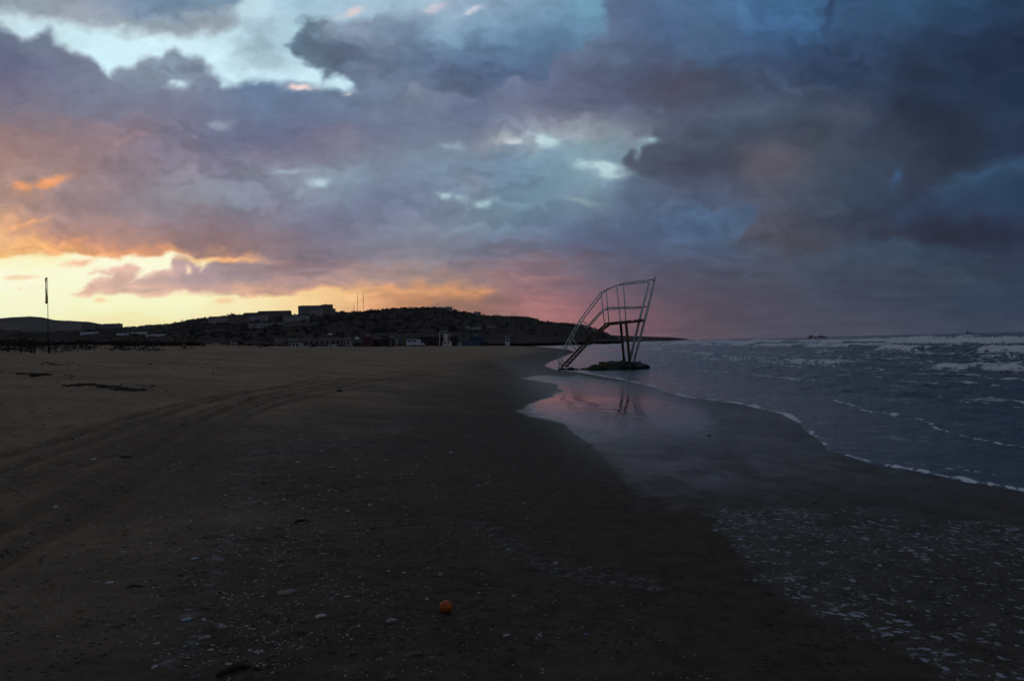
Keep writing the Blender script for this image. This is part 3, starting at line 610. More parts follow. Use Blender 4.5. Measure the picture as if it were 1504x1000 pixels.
# rollers parallel to the shore: offset, height, width, foam amount, gate along the shore
CR = [(5.6, .05, .45, .55, .0), (9.8, .09, .7, .42, .12), (14.5, .26, 1.0, .75, -.02), (20.5, .16, 1.0, .45, .15), (28, .24, 1.3, .6, .12), (36, .50, 1.7, .95, -.12), (45, .40, 1.9, .8, .02), (58, .65, 2.2, 1.0, -.22), (74, .70, 2.6, 1.0, -.2), (92, 1.05, 3.2, 1.1, .0), (116, .8, 3.6, .7, .22)]
for k, (o, h, w, fa, gate) in enumerate(CR):
    g = fbm(Y / (7 + o * 0.35) + k * 7.7, 0 * Y + k * 3.1 + X / (60 + o), 3, 500 + k)
    gg = sstep(gate - 0.08, gate + 0.25, g)
    s = (Ow - o - 0.05 * o * fbm(Y / (20 + o), 0 * Y + k, 2, 600 + k)) / w
    prof = np.where(s < 0, np.exp(-(s / 0.45) ** 2), np.exp(-(s / 1.7) ** 2))
    ragg = 1 + 0.35 * fbm(X / 0.8, Y / 1.1, 3, 700 + k)
    Zs += h * prof * (0.45 + 0.55 * gg) * ragg
    fr = sstep(-1.1, -0.15, s) * sstep(0.9 + 1.2 * gg, 0.0, s) * gg
    foam = np.maximum(foam, fa * fr)
    foam = np.maximum(foam, 0.55 * fa * gg * sstep(-4.5, -0.6, s) * sstep(0.5, -0.3, s) * (0.5 + 0.9 * fbm(X / 1.6, Y / 4.5, 4, 800 + k)))
Zs *= sstep(-0.5, 2.0, O) * 0.97 + 0.03
# lacy foam along the water's edge and the last spent waves
edge = _sh
def fline(pts, wpx, amt, seed, vw=1.0):
    global foam
    sel = (PX > 700) & (PX < 1700) & (PY < 800)
    n = fbm(X[sel] / 0.5, Y[sel] / 0.7, 4, seed, 0.6)
    d, tt = line_dist(PX[sel] + 12 * n, (PY[sel] + 3.2 * n) * vw, [(a, b * vw) for a, b in pts])
    w = wpx * (0.22 + 1.05 * sstep(-0.35, 0.6, fbm(tt * 23, tt * 0 + seed, 3, seed))); amt = amt * (0.38 + 0.70 * sstep(-.15, .25, fbm(tt * 31, tt * 0 + seed, 2, seed + 1)))
    foam[sel] = np.maximum(foam[sel], amt * sstep(w, w * 0.35, d))
fline(smooth_poly([(957, 567), (975, 575), (1010, 583), (1080, 591), (1110, 598), (1150, 607), (1176, 620), (1160, 612), (1180, 625), (1203, 646), (1213, 658), (1280, 678), (1310, 684), (1345, 689), (1400, 702), (1460, 711), (1504, 720), (1600, 742)], 4), 6.2, 1.2, 31, 1.6)
fline(smooth_poly([(1095, 575), (1120, 580), (1165, 586)], 4), 3.0, 0.8, 33, 1.8)
fline(smooth_poly([(1225, 588), (1260, 597), (1272, 603), (1300, 606), (1345, 614), (1362, 620), (1378, 630), (1420, 642), (1450, 647), (1504, 657), (1600, 680)], 4), 4.5, 1.2, 35, 1.7)
fline(smooth_poly([(1000, 574), (1060, 581), (1105, 590), (1150, 600), (1200, 618), (1235, 640), (1270, 660)], 4), 2.2, 0.6, 51, 1.8)
fline(smooth_poly([(1240, 662), (1300, 668), (1360, 684), (1440, 694), (1504, 706), (1600, 722)], 4), 2.4, 0.55, 53, 1.8)
fline(smooth_poly([(1280, 571), (1340, 575), (1420, 590), (1504, 598), (1600, 606)], 4), 2.6, 0.6, 55, 1.8)
fline(smooth_poly([(1160, 560), (1190, 562), (1230, 561)], 4), 3.0, 0.6, 37, 1.8)
fline(smooth_poly([(1040, 527), (1090, 529), (1135, 532), (1150, 533), (1235, 538)], 4), 3.4, 0.95, 39, 1.4)
fline(smooth_poly([(1330, 516), (1365, 519), (1420, 522), (1504, 527), (1600, 534)], 4), 3.6, 0.9, 41, 1.3)
fline(smooth_poly([(797, 537), (812, 542), (855, 547), (905, 556), (960, 567)], 4), 4.0, 1.2, 43, 1.6)
fline(smooth_poly([(1010, 545), (1080, 548), (1140, 551)], 4), 2.2, 0.5, 45, 1.6)
caps = sstep(0.22, 0.42, fbm(X / 1.6, Y / 4.0, 4, 461, 0.6) + 0.12 * fbm(X / 12, Y / 20, 2, 463)) * sstep(3, 12, O) * sstep(200, 60, R)
foam = np.maximum(foam, 0.62 * caps)
Zs += 0.05 * caps
shallow = sstep(7, 0.0, O)
foam = np.maximum(foam, 0.32 * np.exp(-((O - 0.05 - 0.12 * fbm(X / 0.6, Y / 0.9, 3, 441)) / (0.05 + 0.02 * R / 8)) ** 2) * sstep(-.35, .1, fbm(X / 1.1, Y / 1.8, 3, 443)) * sstep(70, 30, R))
foam = np.maximum(foam, 0.55 * sstep(420, 120, R) * sstep(70, 95, R) * sstep(22, 6, O) * sstep(-0.2, .5, fbm(X / 5, Y / 20, 4, 431)))
t = NT("sea_water"); p = t.p; geo = t.n.new('ShaderNodeNewGeometry').outputs['Position']
a_f = t.attr("foam").outputs['Fac']; a_s = t.attr("shallow").outputs['Fac']
mp = t.n.new('ShaderNodeMapping'); mp.inputs['Scale'].default_value = (1, 0.45, 1); t.link(geo, mp.inputs['Vector']); st = mp.outputs[0]
water = t.mix(a_s, (0.038, 0.060, 0.080), (0.046, 0.056, 0.068))
fnz = t.noise(2.6, 6, 0.68, st); fn2 = t.noise(0.6, 5, 0.6, st)
fm = t.step(t.math('ADD', a_f, t.math('MULTIPLY', t.math('SUBTRACT', fnz, 0.5), 2.2)), 0.42, 0.72)
fm = t.math('MULTIPLY', fm, t.step(a_f, 0.04, 0.22))
streak = t.math('MULTIPLY', t.step(t.math('ADD', t.math('MULTIPLY', fn2, 0.6), t.math('MULTIPLY', t.noise(3.5, 5, 0.7, st), 0.5)), 0.60, 0.70), 0.34)
fm = t.math('MAXIMUM', fm, streak)
t.link(t.mix(fm, water, (0.80, 0.84, 0.87)), p.inputs['Base Color'])
t.link(t.mix(fm, (0.12,) * 3, (0.8,) * 3), p.inputs['Roughness']); p.inputs['IOR'].default_value = 1.33
rip = t.math('ADD', t.math('MULTIPLY', t.noise(1.1, 5, 0.6, st), 1.6), t.math('MULTIPLY', t.noise(4.0, 5, 0.65, st), 0.55))
rip = t.math('MULTIPLY', rip, t.math('SUBTRACT', 1.0, t.math('MULTIPLY', a_s, 0.55)))
rip = t.math('ADD', rip, t.math('MULTIPLY', fm, 0.10))
t.link(t.bump(rip, 0.32, 0.75), p.inputs['Normal'])
sea = grid_mesh("sea_water", X, Y, Zs + 0.0, t.m, keep=(O > -1.6), attrs={"foam": np.clip(foam, 0, 1.3), "shallow": shallow})
tag(sea, kind="structure")

# ---------------------------------------------------------------- hills
def hor(px): return 505 - math.tan(ROLL) * (px - 752)
def make_hill(name, prof, D0, Dr, D1, mat, ncol, nrow, rough, px0, px1, base_z=1.5, shape=0.8):
    P = np.array(prof, float)
    e = (505 - math.tan(ROLL) * (P[:, 0] - 752) - P[:, 1]) / F
    def H(x, y):
        d = y; px = 752 + F * x / np.maximum(y, 1.0)
        el_ = np.interp(px, P[:, 0], e)
        zr = CZ + el_ * Dr
        tt = (d - D0) / (Dr - D0)
        up = np.clip(tt, 0, 1) ** shape * (1 - 0.25 * np.sin(np.clip(tt, 0, 1) * math.pi * 1.0) * 0.6)
        dn = sstep(D1, Dr, d)
        up = np.where(d > Dr, dn, up)
        z = base_z + (zr - base_z) * up
        n = fbm(x / rough[1], y / rough[1], 5, rough[2], 0.55) * rough[0]
        z = z + n * np.clip(tt * 4, 0, 1) * np.clip((zr - base_z) / 20, 0, 1) * np.where(d > Dr, 1, 0.3 + 0.7 * np.abs(1 - tt) ** .5 if False else 1)
        return np.where((tt < 0) | (zr < base_z), np.minimum(z, -2), z)
    return H
MAIN = [(-400, 486), (-200, 488), (0, 489), (60, 489), (120, 488), (165, 486), (190, 482), (230, 478), (260, 475), (300, 471), (350, 468), (400, 465), (440, 463), (495, 463), (520, 460), (560, 458), (600, 455), (640, 454), (660, 455), (690, 459), (720, 463), (760, 468), (800, 473), (830, 475), (850, 479), (870, 484), (885, 489), (900, 495), (912, 500), (925, 506)]
HEAD = [(780, 486), (840, 488), (880, 491), (920, 493.2), (960, 494.6), (985, 495.0), (997, 496.2), (1008, 497.4), (1016, 499.2), (1024, 501)]
DIST = [(-400, 482), (-200, 478), (-60, 471), (0, 467), (22, 465.5), (45, 464.5), (62, 465.5), (80, 469.5), (100, 470.5), (130, 472), (150, 475.5), (175, 479), (200, 482), (260, 485), (340, 488), (420, 492)]
HM = make_hill("hill", MAIN, 460, 1150, 1700, None, 0, 0, (7, 90, 901), 0, 0)
HH = make_hill("headland", HEAD, 1900, 2150, 2500, None, 0, 0, (1.6, 80, 905), 0, 0, shape=0.5)
HD = make_hill("distant", DIST, 3200, 4800, 6500, None, 0, 0, (8, 500, 907), 0, 0)
def hill_mat(name, a, b, c, sc):
    t = NT(name); geo = t.n.new('ShaderNodeNewGeometry').outputs['Position']
    k = t.mix(t.step(t.noise(sc, 6, 0.65, geo), 0.4, 0.6), a, b)
    k = t.mix(t.math('MULTIPLY', t.step(t.noise(sc * 0.4, 4, 0.5, geo), 0.56, 0.64), 0.7), k, c)
    t.link(k, t.p.inputs['Base Color']); t.p.inputs['Roughness'].default_value = 0.95; t.p.inputs['Specular IOR Level'].default_value = 0.05
    t.link(t.bump(t.noise(sc * 4, 6, 0.7, geo), 3.0), t.p.inputs['Normal'])
    return t.m
def hill_mesh(name, H, px0, px1, nc, ds, mat):
    px = np.linspace(px0, px1, nc); PXg, Yg = np.meshgrid(px, ds)
    Xg = (PXg - 752) / F * Yg
    Zg = H(Xg, Yg)
    o = grid_mesh(name, Xg, Yg, Zg, mat); return tag(o, kind="structure")
hm = hill_mat("hill_ground", (0.044, 0.038, 0.028), (0.060, 0.048, 0.036), (0.115, 0.09, 0.065), 0.02)
hill_mesh("hill", HM, -380, 925, 1000, np.concatenate([np.linspace(461, 1150, 150), np.linspace(1150, 1700, 25)[1:]]), hm)
hill_mesh("headland_hill", HH, 780, 1024, 260, np.linspace(1901, 2500, 60), hm)
hill_mesh("distant_hill", HD, -400, 420, 420, np.concatenate([np.linspace(3201, 4800, 50), np.linspace(4800, 6500, 12)[1:]]), hm)
def on_hill(px, py, H=HM):
    return hit(px, py, lambda x, y: float(H(np.array([x]), np.array([y]))[0]) if y > 461 else -5.0)
# ---------------------------------------------------------------- materials for things
M_METAL = plain("weathered_paint", (0.80, 0.86, 0.84), (0.62, 0.68, 0.66), 3, 0.5, 0.0, 0.002, 0.5, c3=(0.14, 0.06, 0.03), thr=(.35, .65))
M_RUST = plain("rusty_steel", (0.17, 0.10, 0.065), (0.085, 0.045, 0.03), 6, 0.85, 0, 0.004)
M_PLANK = plain("old_plank", (0.24, 0.19, 0.14), (0.12, 0.09, 0.065), 5, 0.9, 0, 0.004)
M_ROCK = plain("wet_rock", (0.035, 0.033, 0.030), (0.015, 0.014, 0.014), 4, 0.5, 0, 0.04, 0.4)
M_MOSS = plain("green_weed_rock", (0.075, 0.085, 0.020), (0.03, 0.03, 0.014), 5, 0.7, 0, 0.04)
M_ORANGE = plain("orange_peel", (0.56, 0.120, 0.008), (0.42, 0.075, 0.006), 45, 0.45, 0, 0.0012, 0.4, c3=(0.12, 0.035, 0.01))
M_STONE = plain("pale_stone", (0.36, 0.33, 0.30), (0.20, 0.18, 0.16), 30, 0.7, 0, 0.004)
M_SHELL = plain("shell_white", (0.55, 0.53, 0.50), (0.32, 0.30, 0.28), 35, 0.5, 0, 0.002, 0.4)
M_TSTONE = plain("brown_stone", (0.17, 0.115, 0.085), (0.09, 0.06, 0.045), 30, 0.7, 0, 0.004)
M_STICK = plain("driftwood_dark", (0.030, 0.024, 0.018), (0.016, 0.013, 0.010), 20, 0.8, 0, 0.006)
M_WEED = plain("seaweed_dark", (0.020, 0.017, 0.012), (0.035, 0.026, 0.018), 20, 0.8, 0, 0.006)
M_TEAL = plain("teal_plastic", (0.10, 0.22, 0.25), (0.08, 0.16, 0.19), 20, 0.4)
M_BLUEP = plain("blue_plastic", (0.06, 0.09, 0.30), (0.05, 0.07, 0.22), 20, 0.4)
M_CONC = plain("grey_render", (0.54, 0.48, 0.45), (0.40, 0.36, 0.34), 0.2, 0.9)
M_PALE = plain("pale_render", (0.74, 0.70, 0.66), (0.60, 0.56, 0.52), 0.2, 0.9)
M_DARKR = plain("dark_render", (0.30, 0.27, 0.26), (0.22, 0.20, 0.19), 0.2, 0.9)
M_BROWNR = plain("brown_render", (0.26, 0.19, 0.16), (0.19, 0.14, 0.12), 0.2, 0.9)
M_ROOF = plain("tile_roof", (0.10, 0.05, 0.035), (0.07, 0.038, 0.028), 0.8, 0.9)
M_GROOF = plain("grey_roof", (0.13, 0.13, 0.14), (0.10, 0.10, 0.11), 0.4, 0.85)
M_GLASS = plain("window_glass", (0.03, 0.035, 0.045), (0.02, 0.024, 0.03), 0.5, 0.15, spec=0.6)
M_WHITE = plain("white_paint", (0.66, 0.68, 0.70), (0.52, 0.54, 0.56), 1.5, 0.6)
M_BLUE = plain("blue_paint", (0.05, 0.10, 0.20), (0.04, 0.07, 0.14), 1.5, 0.6)
M_RED = plain("red_paint", (0.16, 0.028, 0.022), (0.10, 0.022, 0.020), 1.5, 0.7)
M_WOOD = plain("dark_wood", (0.045, 0.034, 0.025), (0.028, 0.022, 0.017), 3, 0.9, 0, 0.01)
M_BLACK = plain("black_rubber", (0.012, 0.012, 0.013), (0.02, 0.02, 0.02), 8, 0.7)
M_FLAG = plain("yellow_flag_cloth", (0.62, 0.48, 0.16), (0.50, 0.36, 0.12), 2.5, 0.9)
_n = M_FLAG.node_tree.nodes; _tr = _n.new('ShaderNodeBsdfTranslucent'); _tr.inputs[0].default_value = (.85, .66, .26, 1)
_mx = _n.new('ShaderNodeMixShader'); _mx.inputs[0].default_value = .85
M_FLAG.node_tree.links.new(_n["Principled BSDF"].outputs[0], _mx.inputs[1]); M_FLAG.node_tree.links.new(_tr.outputs[0], _mx.inputs[2]); M_FLAG.node_tree.links.new(_mx.outputs[0], _n["Material Output"].inputs[0])
M_LEAF = plain("leaf_dark", (0.028, 0.034, 0.015), (0.045, 0.048, 0.022), 0.3, 0.9)
M_LEAF2 = plain("scrub_leaf", (0.026, 0.025, 0.014), (0.016, 0.017, 0.010), 0.1, 0.95)
M_BARK = plain("bark", (0.05, 0.038, 0.028), (0.03, 0.024, 0.018), 2, 0.95)
M_HULL = plain("ship_hull", (0.05, 0.055, 0.065), (0.035, 0.04, 0.05), 0.1, 0.7)

# ---------------------------------------------------------------- the lifeguard tower, fallen askew at the water's edge
YN, YF = 44.3, 45.9
def zp(zx, zy, Y): return at_y(760 + zx / 5.371, 380 + zy / 5.371, Y)
base = zp(885, 812, 45); base.z = 0
tw = thing("lifeguard_tower", base, "tall skeletal metal lifeguard tower with stairs, leaning at the water's edge", "lifeguard tower")
def bar(name, pts, r, mat=None, n=8, lab=None):
    m = MB(); m.tube(pts, [q * 1.3 for q in r] if isinstance(r, list) else r * 1.3, n); o = m.build(name, mat or M_METAL, tw, smooth=True)
    if lab: o["label"] = lab
    return o
bar("leg", [zp(1086, 146, YN), zp(1020, 425, YN), zp(915, 822, YN)], .052, lab="longest pale leg rising into the mast")
bar("leg", [zp(1039, 183, YF), zp(960, 495, YF), zp(882, 822, YF)], [.045, .055, .06])
bar("leg", [zp(857, 512, YN), zp(886, 822, YN)], .06, M_RUST)
bar("leg", [zp(814, 512, YF), zp(843, 822, YF)], .06, M_RUST)
# platform: two edge beams, cross beams and weathered planks
m = MB(); m.tube([zp(720, 519, YN), zp(998, 490, YN)], .065, 6); m.tube([zp(690, 517, YF), zp(968, 492, YF)], .065, 6)
for s in (0, .33, .66, 1):
    a = zp(720, 519, YN).lerp(zp(998, 490, YN), s); b = zp(690, 517, YF).lerp(zp(968, 492, YF), s); m.tube([a, b], .045, 6)
pf = m.build("platform_frame", M_RUST, tw)
m = MB()
for k in range(9):
    s = 0.04 + k * .115
    if k == 6: continue
    a = zp(720, 519, YN).lerp(zp(998, 490, YN), s); b = zp(690, 517, YF).lerp(zp(968, 492, YF), s)
    c = (a + b) / 2 + Vector((0, 0, .085)); d = b - a
    m.box(c, (.19, d.length + .1, .03), math.atan2(-d.x, d.y))
m.build("deck_planks", M_PLANK, tw)
def rail(name, pts, r, Y): return bar(name, [zp(x, y, Y) for x, y in pts], r)
rail("handrail", [(1083, 163), (835, 192), (700, 243), (655, 300), (600, 372), (510, 488), (430, 625), (345, 778)], .026, YN)
rail("handrail", [(1038, 184), (782, 210), (660, 265), (560, 390), (485, 495), (400, 640), (316, 792)], .026, YF)
rail("mid_rail", [(1030, 377), (860, 381), (708, 386), (640, 450), (572, 530)], .028, YN)
rail("mid_rail", [(985, 390), (800, 393), (672, 403), (610, 466), (545, 545)], .028, YF)
for Y, pts in ((YN, [(835, 192, 857, 515), (700, 243, 722, 517), (510, 488, 632, 578), (430, 628, 490, 704), (345, 778, 376, 838), (345, 778, 350, 862)]),
               (YF, [(782, 210, 814, 515), (660, 265, 687, 517), (485, 495, 562, 565), (400, 640, 465, 722), (316, 792, 350, 850), (326, 788, 327, 862)])):
    for x0, y0, x1, y1 in pts:
        bar("post", [zp(x0, y0, Y), zp(x1, y1, Y)], .022)
# stairs
sN = [(724, 521), (608, 612), (380, 856)]; sF = [(690, 524), (575, 618), (345, 858)]
for pts, Y in ((sN, YN), (sF, YF)):
    m = MB(); P_ = [zp(x, y, Y) for x, y in pts]
    for a, b in zip(P_[:-1], P_[1:]):
        d = b - a; R_ = d.to_track_quat('X', 'Z').to_matrix(); m.box((a + b) / 2, (d.length, .05, .12), rot=R_)
    m.build("stair_stringer", M_RUST, tw)
for k in range(13):
    s = (k + .5) / 13
    def along(pts, Y, s):
        P_ = [zp(x, y, Y) for x, y in pts]; L = [(P_[i + 1] - P_[i]).length for i in range(2)]; q = s * sum(L)
        return P_[0].lerp(P_[1], q / L[0]) if q < L[0] else P_[1].lerp(P_[2], (q - L[0]) / L[1])
    if k in (5,): continue
    a, b = along(sN, YN, s), along(sF, YF, s); d = b - a
    m = MB(); m.box((a + b) / 2, (.20, d.length, .035), math.atan2(-d.x, d.y)); m.build("stair_tread", M_PLANK if k % 3 else M_RUST, tw)

# rocks round the foot
RKS = 0.72
rk = [(869, 541, .40, .4, .24, 1), (880, 540, .6, .5, .40, 1), (893, 541, .5, .5, .42, 1), (903, 538, .7, .6, .50, 0), (914, 540, .55, .5, .46, 0), (926, 541, .6, .5, .44, 0), (938, 540, .6, .5, .40, 0), (945, 542, .36, .3, .26, 0),
      (858, 542, .3, .3, .10, 0), (846, 542, .18, .2, .08, 0), (838, 541, .32, .3, .14, 0), (826, 541, .25, .25, .16, 0)]
side = ["leftmost mossy rock of the heap", "tall mossy rock in the heap", "mossy rock beside the dark rocks of the heap", "biggest dark rock, under the left tower leg", "dark rock between the feet of the tower legs", "dark rock at the foot of the longest tower leg", "dark rock near the seaward end of the heap", "smallest rock at the seaward end of the heap",
        "low wet rock left of the mossy rocks", "low wet rock between the stairs and the heap", "low wet rock beside the foot of the stairs", "small rock under the bottom of the stair rail"]
for k, (x, y, a, b, h, g) in enumerate(rk):
    p_ = at_y(x, y, 44.6 if k < 8 else 45.6); p_.z = 0
    h *= RKS; m = MB(); m.blob((p_.x, p_.y, h * .25), (a, b, h), 40 + k, .5, 16, 10)
    o = m.build("rock", M_MOSS if g else M_ROCK, None, smooth=False, loc=(p_.x, p_.y, 0))
    tag(o, side[k], "rock", "rocks at the foot of the lifeguard tower")

# ---------------------------------------------------------------- orange and strewn stones
p_ = hit(655, 898); dist = (p_ - Vector((0, 0, CZ))).length; r_ = 9.2 / F * dist
m = MB()
base_n = 24
m.blob((p_.x, p_.y, p_.z + r_ * .78), (r_, r_, r_ * .90), 3, .035, 28, 18)
org = thing("orange", (p_.x, p_.y, p_.z), "round orange fruit lying alone on the dark sand in the foreground", "orange")
m.build("peel", M_ORANGE, org, smooth=True)
m = MB(); m.blob((p_.x - r_ * .15, p_.y - r_ * .55, p_.z + r_ * 1.72), (r_ * .10, r_ * .10, r_ * .05), 5, .2, 8, 5); m.build("stem_end", M_STICK, org)
stones = [(574, 912, 9, M_STONE, "pale round shell left of the orange"), (608, 961, 10, M_TSTONE, "brownish stone below and left of the orange"), (572, 996, 10, M_TSTONE, "brown stone at the bottom edge, left of the orange"), (647, 844, 7, M_STONE, "crusty pale stone just above the orange"), (154, 960, 9, M_TSTONE, "brownish shell at the lower left"),
          (422, 871, 11, M_STONE, "long pale shell left of and above the orange"), (328, 921, 9, M_STONE, "flat pale shell in the lower left stones"), (300, 937, 8, M_STONE, "pale shell just left of the dark stick"), (352, 972, 7, M_TSTONE, "stone right beside the dark stick"), (470, 906, 9, M_SHELL, "white broken shell left of the orange"),
          (286, 821, 6, M_TEAL, "small teal plastic scrap on the left sand"), (274, 910, 8, M_TEAL, "thin blue-green scrap at the lower left"), (860, 932, 5, M_BLUEP, "tiny blue plastic scrap right of the orange"), (627, 880, 4, M_SHELL, "little white shell just left of the orange"), (568, 676, 6, M_STONE, "pale shell on the middle sand"),
          (490, 687, 5, M_STONE, "pale shell beside the foam residue line"), (161, 856, 5, M_SHELL, "small white shell alone on the left sand"), (744, 933, 5, M_SHELL, "small white shell below and right of the orange"), (746, 807, 5, M_TEAL, "greenish scrap on the sand above the orange"), (1196, 912, 0, None, "")]
for x, y, w, mt, lab in stones:
    if not w: continue
    q = hit(x, y); s = w / F * q.length
    m = MB(); thin = mt in (M_TEAL, M_BLUEP)
    m.blob((q.x, q.y, q.z + s * (.10 if thin else .08)), (s, s * random.uniform(.5, .8), s * (.14 if thin else .34)), int(x), .42, 18, 10, random.uniform(0, 3))
    o = m.build("plastic_scrap" if thin else ("shell" if mt in (M_STONE, M_SHELL) else "stone"), mt, None, not thin, loc=(q.x, q.y, q.z)); tag(o, lab, "plastic scrap" if thin else ("shell" if mt in (M_STONE, M_SHELL) else "stone"))
# small shells: three shapes copied over the tide line
proto = []
for k in range(4):
    # a shallow ribbed valve, open side down
    m = MB(); n = 10; rings = 4; vs = [(0, 0, .34)]
    for j in range(1, rings + 1):
        rr = j / rings
        for i in range(n):
            w = math.pi * (i / (n - 1)) * (1.25) - .35
            rip = 1 + .06 * (1 if i % 2 else -1)
            vs.append((rr * math.cos(w) * rip * (.9 + .1 * k), rr * math.sin(w) * rip * .8 - .1, .34 * (1 - rr ** 2)))
    fs = [(0, 1 + i, 2 + i) for i in range(n - 1)]
    for j in range(rings - 1):
        for i in range(n - 1):
            a = 1 + j * n + i; fs.append((a, a + n, a + n + 1, a + 1))
    fs += [(0, 1 + (j) * n, 1 + (j + 1) * n) for j in range(0)]
    m.add(vs, fs); o = m.build("shell", [M_SHELL, M_STONE, M_TSTONE, M_STONE][k]); proto.append(o)
rs_ = random.Random(21); cnt = 0; first = set()
lab_small = "small pale shell strewn on the dark sand along the old tide line"
while cnt < 290:
    r0 = rs_.random()
    if r0 < .72:
        y = 640 + 360 * rs_.random() ** .75; cx = np.interp(y, [640, 660, 700, 800, 900, 1000], [500, 430, 370, 340, 330, 320]); x = rs_.gauss(cx + 50, 95)
    else: x = rs_.uniform(60, 1150); y = rs_.uniform(650, 1000)
    if x > 700 + (y - 640) * 1.0 or x < -20: continue
    q = hit(x, y); k = rs_.randrange(4)
    s = rs_.uniform(2.4, 6.0) / F * q.length * (1.4 if rs_.random() < .15 else 1)
    s = min(max(s, .010), .046)
    o = proto[k] if k not in first else proto[k].copy()
    if k in first: COL.objects.link(o)
    first.add(k)
    o.location = (q.x, q.y, q.z - s * .04); o.scale = (s, s * rs_.uniform(.7, 1), s * rs_.uniform(.6, 1.1)); o.rotation_euler = (rs_.uniform(-.25, .25), rs_.uniform(-.25, .25), rs_.uniform(0, 6.28))
    tag(o, lab_small, "shell", "small shells strewn along the tide line"); cnt += 1
# crushed shell grit, past counting
m = MB(); rs_ = random.Random(5)
for k in range(13000):
    y = 600 + 400 * rs_.random() ** .8
    if rs_.random() < .6: x = rs_.gauss(np.interp(y, [600, 660, 700, 800, 1000], [560, 440, 390, 360, 340]) + 40, 110)
    else: x = rs_.uniform(0, 1100)
    if x > 720 + (y - 640): continue
    if math.sin(x * .045 + 2 * math.sin(y * .02)) * math.sin(y * .06 + x * .013) < rs_.uniform(-1.2, .5): continue
    d = ray(x, y); s0 = (CZ - .25) / -d[2]; X0, Y0 = d[0] * s0, d[1] * s0
    s = (.40 + 2.2 * rs_.random() ** 4.5) / F * s0 * 1.1; a = rs_.uniform(0, 6.28)
    m.v += [(X0 + s * math.cos(a + b) * rs_.uniform(.6, 1.3), Y0 + s * math.sin(a + b) * rs_.uniform(.6, 1.3), rs_.uniform(-.2, .5) * s) for b in (0, 1.6, 3.1, 4.7)] + [(X0, Y0, s * .6)]
    n = len(m.v) - 5; m.f += [(n, n + 1, n + 4), (n + 1, n + 2, n + 4), (n + 2, n + 3, n + 4), (n + 3, n, n + 4)]
va = np.array(m.v); zz = land(va[:, 0], va[:, 1]); m.v = [tuple(p) for p in np.stack([va[:, 0], va[:, 1], zz + va[:, 2]], 1)]
o = m.build("shell_grit", M_STONE); tag(o, "fine crushed shell scattered over the damp sand", "shell grit", kind="stuff")
# dark bits: sticks and weed
def stick(pts, r, lab, name="driftwood", mt=None, cat="driftwood"):
    P_ = [hit(*p) for p in pts]; P_ = [Vector((q.x, q.y, q.z + r * .5)) for q in P_]
    P_ = [P_[0]] + [p + Vector((random.uniform(-r, r), random.uniform(-r, r), random.uniform(0, r))) for p in P_[1:-1]] + [P_[-1]]
    m = MB(); m.tube(P_, [r * (.5 + .8 * math.sin(math.pi * (i + .5) / len(P_))) for i in range(len(P_))], 7)
    o = m.build(name, mt or M_STICK, None, False, loc=tuple(P_[0])); tag(o, lab, cat)
stick([(318, 994), (332, 990), (350, 984), (368, 981)], .011, "dark crooked stick at the bottom left of the sand")
stick([(430, 770), (437, 766), (446, 765), (454, 766)], .007, "dark curved twig on the middle of the sand", "twig", cat="twig")
stick([(162, 674), (170, 671), (180, 673), (190, 672)], .014, "dark clump of weed on the left sand beside the wheel tracks", "seaweed_clump", M_WEED, "seaweed")
stick([(496, 576), (499, 575), (502, 576)], .03, "small dark lump standing on the far damp sand", "seaweed_clump", M_WEED, "seaweed")
stick([(184, 865), (196, 862), (210, 862)], .006, "short dark twig at the lower left of the sand", "twig", cat="twig")
stick([(1194, 740), (1198, 739), (1202, 741)], .004, "dark weed lying on the wet sand by the foam", "seaweed_clump", M_WEED, "seaweed")
stick([(1039, 640), (1042, 639.4), (1045, 640.5)], .006, "dark weed on the shining wet sand", "seaweed_clump", M_WEED, "seaweed")
def wrack(x0, x1, y0, y1, w, lab, seed):
    """a long low heap of weed left by a high tide"""
    rr = random.Random(seed); m = MB(); c = hit((x0 + x1) / 2, (y0 + y1) / 2)
    for k in range(44):
        s = rr.random(); q = hit(x0 + (x1 - x0) * s, y0 + (y1 - y0) * s + rr.gauss(0, .6) + .5 * math.sin(s * 9 + seed))
        r = .42 * w * rr.uniform(.3, 1.2) * (.4 + math.sin(math.pi * s))
        m.blob((q.x, q.y, q.z), (r * rr.uniform(1.5, 4), r, r * .5), k, .45, 8, 5, rr.uniform(-.3, .3))
    P_ = [hit(x0 + (x1 - x0) * k / 14, y0 + (y1 - y0) * k / 14 + .5 * math.sin(k / 14 * 9 + seed)) for k in range(15)]
    m.tube(P_, [w * .16 * (.5 + rr.random()) for _ in P_], 6)
    tag(m.build("seaweed_line", M_WEED, None, False, loc=tuple(c)), lab, "seaweed", "lines of weed on the upper beach")
wrack(92, 178, 565.5, 568, .13, "upper of two dark weed lines in front of the fence, well down the left sand", 1)
wrack(128, 216, 571, 573, .13, "lower and longer of two dark weed lines on the left sand", 2)
wrack(2, 74, 547.5, 550.5, .12, "dark weed line at the left edge nearest the fence", 3)
wrack(60, 118, 535, 535.5, .11, "faint thin weed line just below the foot of the flagpole", 4)
m = MB(); rs_ = random.Random(8)
